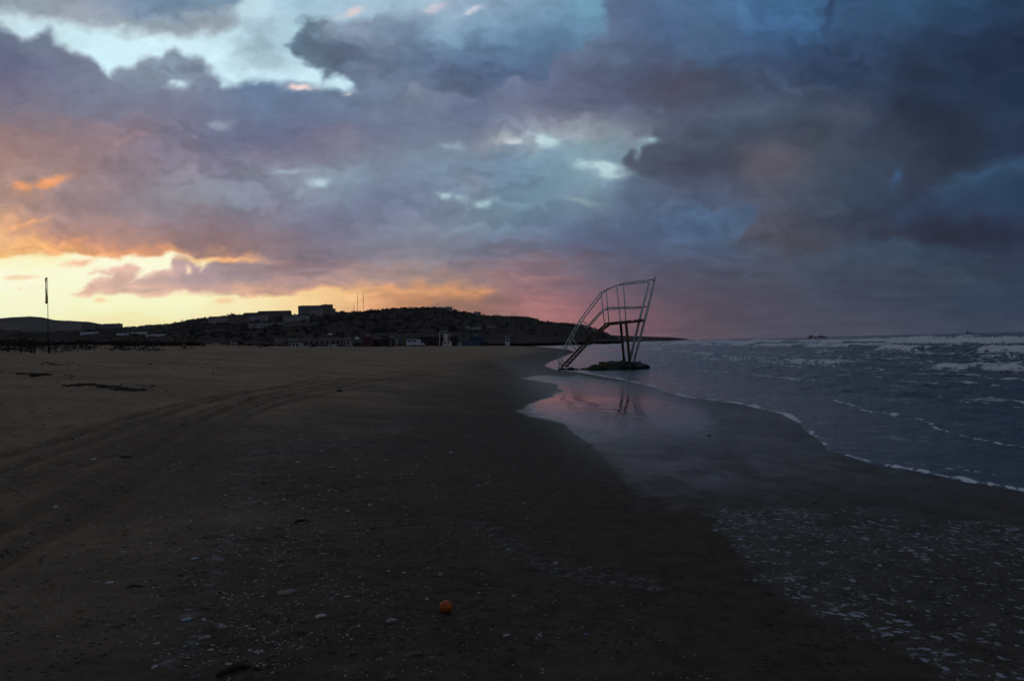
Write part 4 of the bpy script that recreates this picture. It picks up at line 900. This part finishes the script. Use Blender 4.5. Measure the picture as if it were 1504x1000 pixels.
for k in range(1500):
    u_ = rs_.random()
    if u_ < .10: x = rs_.uniform(90, 230); y = 568 + rs_.gauss(0, 3.0) + (x - 90) * .015
    elif u_ < .15: x = rs_.uniform(-20, 110); y = 546 + rs_.gauss(0, 1.6) + x * .05
    elif u_ < .2: x = rs_.uniform(60, 330); y = 536 + rs_.gauss(0, 4)
    else: x = rs_.uniform(-20, 900); y = 560 + 440 * rs_.random() ** .9
    if x > 700 + (y - 640) and y > 560: continue
    if x > 740: continue
    q = hit(x, y) if y < 600 else None
    if q is None:
        d = ray(x, y); s0 = (CZ - .25) / -d[2]; q = Vector((d[0] * s0, d[1] * s0, 0)); q.z = float(land(np.array([q.x]), np.array([q.y]))[0])
    s = rs_.uniform(.6, 1.8) / F * q.length
    s = min(s, .06)
    m.blob((q.x, q.y, q.z), (s * rs_.uniform(.8, 1.8), s * rs_.uniform(.5, 1), s * rs_.uniform(.25, .5)), k, .4, 6, 4, rs_.uniform(0, 3))
o = m.build("seaweed", M_WEED); tag(o, "dark weed crumbs and clods strewn over the sand", "seaweed", kind="stuff")

# ---------------------------------------------------------------- flag, fence and scrub on the left
q = hit(70.5, 519); YQ = q.y
def P2(x, y, Y=None): return at_y(x, y, Y or YQ)
fp = thing("flagpole", q, "tall thin pole with a narrow flag, standing at the sand fence", "flagpole")
m = MB(); m.tube([q - Vector((0, 0, .3)), P2(70.5, 470), P2(69.6, 408)], [.028, .022, .014], 8); m.build("pole", M_WOOD, fp)
m = MB(); n = 14; vs = []
for side_ in (-.012, .012):
    for i in range(n + 1):
        s = i / n; y = 407.5 + s * 38.5
        xl = 65.2 + .5 * math.sin(s * 9) + (2.2 if i == 0 else 0) + s * 1.2; xr = 69.5
        for k in range(4):
            w = k / 3; pt = P2(xl + (xr - xl) * w, y - (0 if k else -2 * (1 - s) * 0)); pt.y += side_ + .10 * math.sin(w * 4 + s * 3)
            vs.append(pt)
fs = []; L_ = (n + 1) * 4
for i in range(n):
    for k in range(3):
        a = i * 4 + k; fs += [(a, a + 1, a + 5, a + 4), (L_ + a, L_ + a + 4, L_ + a + 5, L_ + a + 1)]
for i in range(n): a = i * 4; fs += [(a, a + 4, L_ + a + 4, L_ + a), (a + 3, L_ + a + 3, L_ + a + 7, a + 7)]
m.add(vs, fs); m.build("flag", M_FLAG, fp, smooth=True)
fe = thing("wooden_fence", q, "low dark wooden post and rail fence on the sand at the left edge", "fence")
for x, y0, y1, r in ((72, 499, 519.5, .075), (50.5, 498, 518.5, .07), (31, 497, 516, .06), (12, 497, 515, .06), (-12, 496, 515, .06)):
    m = MB(); m.tube([P2(x, y1 + 2), P2(x, y0)], r, 8); m.build("post", M_WOOD, fe)
for pts in ([(72, 507), (50, 508), (31, 508), (12, 507), (-14, 507)], [(50, 501), (12, 500.5), (-14, 500)]):
    m = MB(); m.tube([P2(*p) for p in pts], .05, 6); m.build("rail", M_WOOD, fe)
lb = thing("fallen_beam", P2(30, 515), "dark beam sloping down to the sand in front of the fence", "beam")
m = MB(); m.tube([P2(-10, 511.5, YQ - 1), P2(25, 512.5, YQ - 1.2), P2(46, 516, YQ - 1.4)], .07, 6); m.build("beam", M_WOOD, lb)
m = MB(); m.tube([P2(46.5, 512, YQ - 1.4), P2(46.5, 519.5, YQ - 1.4)], .05, 6); m.build("stub_post", M_WOOD, lb)

# ---------------------------------------------------------------- foliage
def leaf_cloud(m, c, r, n, s, rr, flat=1.0):
    nc = max(3, n // 14); cl = []
    for _ in range(nc):
        v = Vector((rr.gauss(0, 1), rr.gauss(0, 1), rr.gauss(0, 1))).normalized() * rr.uniform(.45, 1.0)
        cl.append(v)
    for k in range(n):
        v = rr.choice(cl) + Vector((rr.gauss(0, .2), rr.gauss(0, .2), rr.gauss(0, .2)))
        p = Vector(c) + Vector((v.x * r[0], v.y * r[1], v.z * r[2]))
        a = Vector((rr.gauss(0, 1), rr.gauss(0, 1), rr.gauss(0, 1))).normalized(); b = a.orthogonal().normalized()
        s_ = s * rr.uniform(.6, 1.4); n0 = len(m.v); cc = a.cross(b)
        m.v += [tuple(p - b * s_), tuple(p + cc * s_ * .7), tuple(p + b * s_), tuple(p - cc * s_ * .7)]; m.f.append((n0, n0 + 1, n0 + 2, n0 + 3))
def HMz(x, y): return HM(np.array(x, float), np.array(y, float))
def leaf_quads(C, S, n, sl, seed, fl=.8):
    """n small leaf faces about each of many bushes"""
    g = np.random.RandomState(seed); N = len(C)
    nc = 5; cl = g.normal(size=(N, nc, 3)); cl /= np.linalg.norm(cl, axis=-1, keepdims=True); cl *= g.uniform(.4, 1, (N, nc, 1))
    idx = g.randint(0, nc, (N, n)); v = cl[np.arange(N)[:, None], idx] + g.normal(size=(N, n, 3)) * .22
    P = C[:, None] + v * (S[:, None, None] * np.array([1.35, 1.35, fl]))
    A = g.normal(size=(N, n, 3)); A /= np.linalg.norm(A, axis=-1, keepdims=True); B = np.cross(A, g.normal(size=(N, n, 3))); B /= np.linalg.norm(B, axis=-1, keepdims=True); Cc = np.cross(A, B)
    s = (S[:, None] * sl * g.uniform(.6, 1.4, (N, n)))[..., None]
    return np.stack([P - B * s, P + Cc * s * .7, P + B * s, P - Cc * s * .7], 2).reshape(-1, 3)
def quads_obj(name, co, mat):
    k = len(co); me = bpy.data.meshes.new(name); me.vertices.add(k); me.vertices.foreach_set("co", co.astype(np.float32).ravel())
    me.loops.add(k); me.loops.foreach_set("vertex_index", np.arange(k, dtype=np.int32)); me.polygons.add(k // 4); me.polygons.foreach_set("loop_start", np.arange(0, k, 4, dtype=np.int32))
    me.update(calc_edges=True); me.materials.append(mat); o = bpy.data.objects.new(name, me); COL.objects.link(o); return o
g = np.random.RandomState(77)
Y1 = 480 + 690 * g.rand(4600) ** .6; Y2 = g.uniform(1100, 1165, 1000); px = np.concatenate([g.uniform(-60, 905, 4600), g.uniform(-60, 900, 1000)])
ys = np.concatenate([Y1, Y2]); xs = (px - 752) / F * ys; ss = g.uniform(1.0, 2.9, 5600) * np.where((px > 700) | (px < 280), .65, 1); ss[4600:] *= .85
zs = HMz(xs, ys); dens = fbm(xs / 60, ys / 60, 3, 55); k = (zs > 1) & (dens > -.5)
C = np.stack([xs, ys, zs + ss * .3], 1)[k]
o = quads_obj("hillside_scrub", leaf_quads(C, ss[k], 26, .36, 5), M_LEAF2); tag(o, "dark scrub and low trees covering the hillside", "scrub", kind="stuff")
ys = 90 * np.exp(g.rand(9000) * 1.65); px = g.uniform(-90, 830, 9000); xs = (px - 752) / F * ys; i_ = shore_x(ys) - xs
k = i_ > np.where(ys < 200, 46, 64) + 16 * fbm(xs / 25, ys / 25, 3, 66)
k &= ~((px > 285) & (ys < 345) & (g.rand(9000) < .93))
k &= np.cumsum(k) < 2400
xs, ys = xs[k], ys[k]; zs = land(xs, ys, False); ss = g.uniform(.3, .8, len(xs)) * (.45 + ys / 300)
q1 = leaf_quads(np.stack([xs, ys, zs + ss * .25], 1), ss, 30, .28, 6, .55)
xs = g.uniform(-62, -31, 130); ys = YQ + g.uniform(1, 24, 130); zs = land(xs, ys, False); ss = g.uniform(.3, .7, 130)
q2 = leaf_quads(np.stack([xs, ys, zs + ss * .4], 1), ss, 120, .10, 7, .9)
o = quads_obj("dune_scrub", np.concatenate([q1, q2]), M_LEAF2); tag(o, "low dark scrub and grass on the dunes behind the sand", "scrub", kind="stuff")
def tree(px, py, h, lab, w=1.0, H=HM, bare=False, seed=0):
    q = on_hill(px, py, H) if H is not None else hit(px, py)
    rr = random.Random(int(px * 10) + seed)
    t_ = thing("tree", q, lab, "tree", "trees on the hill and behind the beach")
    m = MB(); m.tube([q - Vector((0, 0, .5)), q + Vector((.05 * h, 0, .35 * h)), q + Vector((0, 0, .8 * h))], [.045 * h, .03 * h, .01 * h], 7)
    for k in range(6):
        a = rr.uniform(0, 6.28); z0 = h * rr.uniform(.3, .6); m.tube([q + Vector((0, 0, z0)), q + Vector((math.cos(a) * .25 * h * w, math.sin(a) * .25 * h * w, z0 + .25 * h))], [.015 * h, .006 * h], 5)
    m.build("trunk", M_BARK, t_)
    m = MB(); leaf_cloud(m, q + Vector((0, 0, h * .66)), (h * .36 * w, h * .36 * w, h * .34), 90 if bare else 420, h * (.028 if bare else .05), rr); m.build("crown", M_LEAF, t_)
for a in [(505, 462.5, 5.5, "bushy tree on the ridge just right of the big hilltop building"), (545, 459.5, 6.0, "rounded tree on the ridge right of the radio masts"), (556, 458.5, 4.5, "smaller tree beside the rounded tree right of the masts"), (612, 456, 5, "tree on the crest left of the flat-roofed summit house"),
          (628, 455.5, 3.8, "low tree on the crest near the summit house"), (704, 462.5, 4.2, "tree on the slope down from the summit"), (713, 463, 3.5, "low tree beside another on the slope down from the summit"), (805, 474.5, 3.6, "lone small tree on the descending right ridge"), (848, 480, 3.0, "last small tree on the ridge before the tower"),
          (268, 475.5, 7.0, "thin tree on the ridge left of the first terrace blocks"), (205, 482, 3.5, "small tree at the low left end of the ridge")]:
    tree(*a, bare=(a[0] == 268))

# ---------------------------------------------------------------- buildings
def building(name, px0, px1, pt, pb, lab, mat, floors=3, bays=8, depth=14, H=HM, roof=None, D=None, group="buildings on the hill", cat="building", side=True, par=True, win=True, ext=1.5):
    pm = (px0 + px1) / 2
    q = (on_hill(pm, pb, H) if H is not None else hit(pm, pb)) if D is None else at_y(pm, pb, D)
    Y_ = q.y; a, b = at_y(px0, pb, Y_), at_y(px1, pb, Y_); top = at_y(pm, pt, Y_).z
    w = b.x - a.x; h = top - q.z
    t_ = thing(name, q, lab, cat, group)
    m = MB(); m.box((q.x, q.y + depth / 2, q.z + (h - ext) / 2), (w, depth, h + ext)); m.build("wall", mat, t_)
    m = MB()
    if roof == "gable":
        hw, hd = w / 2 + .3, depth / 2 + .3; c = Vector((q.x, q.y + depth / 2, top + .003)); rh = min(depth * .22, h * .35)
        m.add([c + Vector((-hw, -hd, 0)), c + Vector((hw, -hd, 0)), c + Vector((hw, hd, 0)), c + Vector((-hw, hd, 0)), c + Vector((-hw, 0, rh)), c + Vector((hw, 0, rh))], [(0, 1, 5, 4), (2, 3, 4, 5), (0, 4, 3), (1, 2, 5), (3, 2, 1, 0)])
        m.build("roof", M_ROOF, t_)
    elif par:
        m.box((q.x, q.y + depth / 2, top + .18), (w + .4, depth + .4, .36)); rf = m.build("roof", M_GROOF, t_)
        m = MB(); rr = random.Random(int(px0))
        for k in range(max(1, int(w / 14))):
            m.box((q.x + rr.uniform(-.42, .42) * w, q.y + depth * rr.uniform(.3, .7), top + .36 + .5), (rr.uniform(1.2, 3), 1.8, 1.1))
        m.build("roof_box", M_DARKR, rf)
    if win and floors:
        fh = h / floors; bw = w / bays; f0 = None
        for f in range(floors):
            for k in range(bays):
                if f0 is None:
                    m = MB(); m.box((0, 0, 0), (bw * .55, .16, fh * .48)); f0 = m.build("window", M_GLASS); f0.parent = t_; o = f0
                else:
                    o = f0.copy(); COL.objects.link(o); o.parent = t_
                o.location = Vector((a.x + bw * (k + .5), q.y - .06, q.z + fh * (f + .55))) - Vector(q)
    return t_, q, a, b, top
building("hospital_block", 438, 483, 449.0, 462.5, "large flat-topped block standing highest on the hill", M_DARKR, 4, 10, 26)
building("stair_tower_block", 473, 487, 447.6, 463.0, "tall narrow block joined to the right of the highest building", M_BROWNR, 5, 3, 10)
building("annex", 486, 491, 453.5, 463.2, "small lower annex right of the highest building", M_DARKR, 3, 2, 9)
building("stepped_block", 455, 474, 455.0, 463.6, "pale front wing below the highest building", M_CONC, 3, 6, 6)
building("terrace_block", 357, 384, 461.5, 469, "upper terrace block left of the long white row", M_BROWNR, 3, 7, 12, roof="gable")
building("terrace_block", 378, 425, 458.8, 466.5, "long hilltop row of houses left of the highest building", M_BROWNR, 2, 12, 12, roof="gable")
building("terrace_block", 361, 390, 463.8, 471.5, "pale long block just below the hilltop row", M_CONC, 3, 9, 10)
building("terrace_block", 306, 334, 467.0, 476, "leftmost tiled house block on the hill", M_CONC, 3, 8, 11, roof="gable")
building("terrace_block", 334, 362, 465.0, 476.5, "tiled block second from the left on the hill", M_BROWNR, 3, 8, 11, roof="gable")
building("terrace_block", 365, 418, 474.2, 480.6, "long low pale row lower on the slope", M_CONC, 2, 14, 10)
building("terrace_block", 416, 450, 463.8, 473, "pale terraced block under the highest building", M_CONC, 3, 9, 11)
building("terrace_block", 418, 468, 473.6, 477.8, "lowest grey retaining block below the highest building", M_DARKR, 1, 12, 8)
building("summit_house", 648, 664, 451.2, 456.6, "small flat-roofed house on the summit", M_CONC, 1, 5, 9)
building("summit_house", 696, 706, 458.6, 462.0, "tiny house on the slope right of the summit", M_CONC, 1, 3, 7)
building("house", 684, 690, 479.6, 482.6, "tiny white house halfway down the slope", M_WHITE, 1, 2, 6)
building("house", 692, 706, 480.2, 483.2, "low pale shed beside the tiny white house on the slope", M_PALE, 1, 4, 6)
building("house", 716, 728, 479.4, 481.2, "thin pale roofline on the slope, rightmost of its row", M_PALE, 1, 3, 5)
building("apartment_tower", 120, 134, 474.6, 487, "pale apartment block among trees at the left", M_BROWNR, 5, 4, 14, D=1500, H=HD)
building("apartment_tower", 134, 148, 477.2, 487, "brown apartment block beside the pale one at the left", M_BROWNR, 4, 4, 14, D=1520, H=HD)
building("apartment_tower", 152, 174, 475.6, 487, "wide apartment block with rooftop trees at the left", M_DARKR, 4, 6, 16, D=1400, H=HD)
# beach-side sheds and long roofs: built on the flat behind the sand
bg = "sheds and huts behind the beach"
def sb(name, px0, px1, pt, pb, D, lab, mat, cat="shed", roof=None, floors=1, bays=3, depth=5, win=True, par=True):
    return building(name, px0, px1, pt, pb, lab, mat, floors, bays, depth, H=HM if D is None else None, roof=roof, D=D, group=bg, cat=cat, win=win, par=par)
sb("greenhouse", 118, 143, 487.6, 491, None, "long low white roof at the left below the distant hill", M_WHITE, "greenhouse", win=False, par=False)
sb("greenhouse", 171, 186, 489.2, 493, None, "short white roof, first of the row left of the main hill", M_WHITE, "greenhouse", win=False, par=False)
sb("greenhouse", 187, 200, 487.8, 491.5, None, "white roof in the middle of the row left of the hill", M_WHITE, "greenhouse", win=False, par=False)
sb("greenhouse", 200, 214, 487.4, 491.2, None, "tallest white roof of the row left of the hill", M_PALE, "greenhouse", win=False, par=False)
sb("greenhouse", 214, 240, 490.8, 494, None, "long grey-white roof ending the row left of the hill", M_PALE, "greenhouse", win=False, par=False)
sb("boathouse", 438, 508, 499.5, 508.5, 330, "long dark shed with a sloping grey roof behind the beach", M_DARKR, "shed", "gable", 1, 9, 12)
sb("beach_hut", 423, 439, 503.4, 510, 235, "pale square hut on the left part of the rear beach", M_PALE, "hut", bays=3)
sb("beach_hut", 405, 412, 504.2, 511, 230, "narrow grey hut beside the pale square hut", M_CONC, "hut", bays=1)
sb("beach_hut", 482, 489, 506.0, 509.5, 250, "tiny white box hut in front of the long shed", M_PALE, "hut", bays=1, par=False)
sb("beach_hut", 504, 514, 500.8, 508.5, 300, "pale hut end right of the long shed", M_CONC, "hut", bays=2)
sb("red_kiosk", 533, 545, 495.5, 508.0, 280, "dark red kiosk behind the beach", M_RED, "kiosk", bays=2)
sb("beach_hut", 548, 560, 498.5, 508.0, 285, "dark brown hut right of the red kiosk", M_WOOD, "hut", "gable", bays=2)
sb("beach_hut", 564, 577, 497.8, 507.5, 290, "dark hut left of the blue furled parasol", M_WOOD, "hut", bays=2)
sb("beach_bar", 612, 672, 495.0, 504.5, 330, "long low dark beach bar right of the white van", M_WOOD, "beach bar", bays=12, depth=9)
sb("beach_hut", 651.5, 656.5, 489.8, 497, 325, "white upright box above the roof of the beach bar", M_PALE, "hut", bays=1, win=False)
sb("beach_hut", 690, 712, 494.5, 503, 350, "bluish low shed right of the beach bar", M_BLUE, "shed", bays=5, depth=8)
sb("lifeguard_hut", 742, 748.5, 497.6, 503.2, 360, "small white lifeguard hut at the far right end of the beach", M_WHITE, "hut", bays=1, depth=2.2)
sb("beach_hut", 650, 662, 501.5, 506.0, 300, "pale low cabin just in front of the beach bar", M_PALE, "hut", bays=2, par=False)

# vehicles parked behind the beach
def vehicle(px0, px1, pt, pb, D, lab, mat, kind="van", name=None):
    q = at_y((px0 + px1) / 2, pb, D); a, b = at_y(px0, pb, D), at_y(px1, pb, D); L = b.x - a.x; h = at_y((px0 + px1) / 2, pt, D).z - q.z; q.z = float(land(np.array([q.x]), np.array([q.y]))[0])
    t_ = thing(name or ("parked_" + kind), q, lab, kind, "vehicles parked behind the beach")
    w = 1.9
    prof = {"van": [(0, .18), (0, .94), (.03, 1), (.78, 1), (.88, .62), (.99, .5), (1, .18)], "caravan": [(0, .2), (.0, .92), (.04, 1), (.95, 1), (1, .85), (.98, .25), (.9, .2)], "car": [(0, .25), (.02, .6), (.15, .66), (.28, 1), (.62, 1), (.78, .64), (.97, .55), (1, .25)]}[kind]
    m = MB(); vs = []
    for sy in (0, w):
        for u_, v_ in prof: vs.append((q.x - L / 2 + u_ * L, q.y + sy, q.z + v_ * h))
    n = len(prof); m.add(vs, [tuple(range(n)), tuple(range(2 * n - 1, n - 1, -1))] + [(i, i + n, (i + 1) % n + n, (i + 1) % n) for i in range(n)]); m.build("body", mat, t_)
    for u_ in ((.2, .8) if kind != "caravan" else (.5,)):
        for sy in (-.04, w + .04):
            m = MB(); c = Vector((q.x - L / 2 + u_ * L, q.y + sy, q.z + .3)); m.tube([c - Vector((0, .1, 0)), c + Vector((0, .1, 0))], .32, 14); m.build("wheel", M_BLACK, t_)
    for u0, u1 in (((.30, .48), (.52, .70)) if kind == "car" else ((.08, .38), (.45, .72))):
        m = MB(); m.box((q.x - L / 2 + (u0 + u1) / 2 * L, q.y - .012, q.z + .78 * h), ((u1 - u0) * L, .03, h * .22)); m.build("window", M_GLASS, t_)
vehicle(597, 617, 497.4, 508, 262, "white caravan parked on the rear edge of the sand", M_WHITE, "caravan")
vehicle(616, 623.5, 501.6, 508, 260, "small pale car hitched right of the white caravan", M_PALE, "car")
vehicle(671, 678.5, 500.4, 504.8, 330, "small white car parked right of the beach bar", M_WHITE, "car")
vehicle(678.5, 692.5, 497.2, 504.6, 325, "blue-grey van parked beside the small white car", M_BLUE, "van")
vehicle(706, 718, 498.6, 505.0, 320, "black van parked below the bluish shed", M_BLACK, "van")
# boats
def boat(px0, px1, py, D, lab, mat, h=.8):
    a, b = at_y(px0, py, D), at_y(px1, py, D); L = b.x - a.x; q = at_y((px0 + px1) / 2, py, D); q.z = float(land(np.array([q.x]), np.array([q.y]))[0])
    t_ = thing("rowing_boat", q, lab, "boat", "boats pulled up behind the beach")
    m = MB(); n = 9; vs = []
    for i in range(n):
        s = i / (n - 1) * 2 - 1; w = .85 * (1 - abs(s) ** 2.6) + .02; sh = h * (.8 + .25 * s * s)
        vs += [(q.x + s * L / 2, q.y - w, q.z + sh), (q.x + s * L / 2 * .94, q.y - w * .5, q.z + .05), (q.x + s * L / 2 * .94, q.y + w * .5, q.z + .05), (q.x + s * L / 2, q.y + w, q.z + sh), (q.x + s * L / 2 * .9, q.y, q.z + .3)]
    fs = []
    for i in range(n - 1):
        k = i * 5
        for u_, v_ in ((0, 1), (1, 2), (2, 3), (3, 4), (4, 0)): fs.append((k + u_, k + v_, k + 5 + v_, k + 5 + u_))
    m.add(vs, fs); m.build("hull", mat, t_)
    m = MB(); m.box((q.x, q.y, q.z + h * .6), (.25, 1.3, .05)); m.build("thwart", M_WOOD, t_)
boat(300, 312, 510.0, 215, "white boat lying leftmost on the rear sand", M_PALE); boat(313, 322, 509.6, 222, "short white boat right beside the leftmost boat", M_WHITE)
boat(338, 347, 506.6, 250, "single pale boat higher up among the scrub", M_PALE, 1.0); boat(449, 458, 509.0, 240, "pale boat in front of the long shed", M_WHITE, .7)
boat(466, 474, 509.2, 242, "grey boat in front of the long shed, right of the pale one", M_CONC, .7); boat(281, 297, 515.5, 150, "low pale boat alone on the open left sand", M_CONC, .5)
# poles, parasols
def pole(px, pt, pb, D, r, lab, mat=None, name="wooden_post", cat="post", group="posts behind the beach"):
    q = at_y(px, pb, D); m = MB(); m.tube([q - Vector((0, 0, .3)), at_y(px, pt, D)], r, 6); o = m.build(name, mat or M_PALE, None, False, loc=tuple(q)); tag(o, lab, cat, group)
pole(361.3, 505, 511, 220, .12, "lone pale post on the rear sand"); pole(366.5, 505.5, 511, 222, .10, "thin post right of the lone pale post")
pole(645.5, 488.5, 506, 310, .17, "tall white post at the left of the beach bar's terrace", M_WHITE); pole(660, 492, 506, 310, .12, "white post standing in the middle of the beach bar's terrace", M_WHITE)
pole(582.5, 497, 508, 280, .10, "thin pale post left of the blue parasol"); pole(574, 499, 508, 281, .09, "short thin post by the dark hut")
pole(752.5, 496.5, 504, 360, .10, "thin post beside the white lifeguard hut", M_WOOD); pole(743.5, 495.8, 504, 362, .08, "thin dark post rising from the lifeguard hut", M_WOOD)
def parasol(px, pt, pb, D, w, lab, mat, furled=False):
    q = at_y(px, pb, D); tp = at_y(px, pt, D); h = tp.z - q.z
    t_ = thing("parasol", q, lab, "parasol", "parasols behind the beach")
    m = MB(); m.tube([q - Vector((0, 0, .3)), tp], .06, 6); m.build("pole", M_WOOD, t_)
    m = MB()
    if furled: m.tube([q + Vector((0, 0, .35 * h)), q + Vector((0, 0, .6 * h)), tp], [w * .5, w * .42, .05], 10)
    else: m.tube([q + Vector((0, 0, .68 * h)), q + Vector((0, 0, .8 * h)), tp], [w, w * .8, .05], 10)
    m.build("canopy", mat, t_)
parasol(524.5, 494.2, 506, 300, 1.05, "white open parasol right of the long shed", M_WHITE); parasol(588, 490.5, 507.5, 285, 1.3, "tall blue furled parasol left of the white caravan", M_BLUE, True)
parasol(485.5, 489.2, 496.5, 420, 1.5, "small pale parasol above the long shed roof", M_PALE)
# radio masts on the ridge
def mast(px, pt, pb, lab, H=HM, D=None, r=.28):
    q = on_hill(px, pb, H) if D is None else at_y(px, pb, D); tp = at_y(px, pt, q.y); h = tp.z - q.z
    t_ = thing("radio_mast", q, lab, "radio mast", "radio masts on the hills")
    m = MB()
    for k in range(3):
        a = k * 2.094; o_ = Vector((math.cos(a) * r, math.sin(a) * r, 0)); m.tube([q + o_ - Vector((0, 0, 1)), tp + o_ * .4], .09, 5)
    n = int(h / 1.5)
    for i in range(n):
        for k in range(3):
            f0, f1 = 1 - .6 * i / n, 1 - .6 * (i + 1) / n; a, b = k * 2.094, (k + 1) * 2.094
            m.tube([q + Vector((math.cos(a) * r * f0, math.sin(a) * r * f0, h * i / n)), q + Vector((math.cos(b) * r * f1, math.sin(b) * r * f1, h * (i + 1) / n))], .05, 4, False)
    m.build("lattice", M_WOOD, t_)
    m = MB(); m.tube([tp, tp + Vector((0, 0, .12 * h))], .06, 5); m.build("antenna", M_WOOD, t_)
mast(525.3, 433, 461, "tall radio mast, middle of the three on the ridge"); mast(533.6, 431, 460, "tallest radio mast, right of the three on the ridge"); mast(520, 446, 461.5, "short radio mast, left of the three on the ridge", r=.2)
mast(32, 461.5, 466.5, "tiny mast on the summit of the distant hill", H=HD, D=4780, r=.9)

# ---------------------------------------------------------------- at sea
D = 560.0; a = at_y(1186, 497, D); b = at_y(1214, 496.4, D)
q = Vector(((a.x + b.x) / 2, D, 0)); L = b.x - a.x
jt = thing("ruined_jetty", q, "dark ruined jetty platform standing out in the breakers", "jetty")
m = MB(); m.box((q.x, q.y, 1.15), (L * .96, 5, .5)); m.build("deck", M_WOOD, jt)
for k in range(7):
    m = MB(); m.tube([Vector((q.x - L * .45 + k * L * .15, q.y - 2, -2)), Vector((q.x - L * .45 + k * L * .15 + random.uniform(-.3, .3), q.y - 2, 1.2 + random.choice((.2, .9, 1.6, 2.4 if k == 1 else .5))))], .28, 6); m.build("pile", M_WOOD, jt)
m = MB(); m.box((q.x - L * .33, q.y, 1.9), (1.6, 2, 1.0)); m.box((q.x + L * .2, q.y, 1.7), (3.2, 1.2, .5)); m.build("wreckage", M_WOOD, jt)
D = 4200.0; c = at_y(1424, 488, D); c.z = 0
sp = thing("cargo_ship", c, "tiny grey ship on the horizon at the right", "ship")
L = 13 / F * D
m = MB(); vs = []; n = 8
for i in range(n):
    s = i / (n - 1) * 2 - 1; w = 3.5 * (1 - max(0, s) ** 3 * .95)
    vs += [(c.x + s * L / 2, c.y - w, 4 + (1.5 if s > .8 else 0)), (c.x + s * L / 2 * .95, c.y - w * .7, -1), (c.x + s * L / 2 * .95, c.y + w * .7, -1), (c.x + s * L / 2, c.y + w, 4 + (1.5 if s > .8 else 0))]
fs = [(0, 1, 2, 3), (n * 4 - 1, n * 4 - 2, n * 4 - 3, n * 4 - 4)]
for i in range(n - 1):
    k = i * 4
    for u_, v_ in ((0, 1), (1, 2), (2, 3), (3, 0)): fs.append((k + u_, k + v_, k + 4 + v_, k + 4 + u_))
m.add(vs, fs); m.build("hull", M_HULL, sp)
m = MB(); m.box((c.x - L * .22, c.y, 7), (L * .18, 6, 6)); m.box((c.x - L * .22, c.y, 11.2), (L * .12, 5, 2.4)); m.build("bridge", M_HULL, sp)
m = MB(); m.tube([(c.x - L * .22, c.y, 12), (c.x - L * .22, c.y, 20)], .5, 6); m.tube([(c.x + L * .1, c.y, 4), (c.x + L * .1, c.y, 11)], .4, 6); m.build("mast", M_HULL, sp)
# ---------------------------------------------------------------- evening haze
if HAZE:
    m = MB(); m.box((0, 0, 82.5), (27200, 27200, 175))
    hz = bpy.data.meshes.new("haze"); hz.from_pydata(m.v, [], m.f); t = NT("haze_air"); t.n.remove(t.p)
    pv = t.n.new('ShaderNodeVolumePrincipled'); pv.inputs['Color'].default_value = (0.8, 0.8, 0.84, 1); pv.inputs['Density'].default_value = HAZE
    t.link(pv.outputs[0], t.n["Material Output"].inputs['Volume']); hz.materials.append(t.m)
    ho = bpy.data.objects.new("haze", hz); COL.objects.link(ho); tag(ho, kind="stuff")
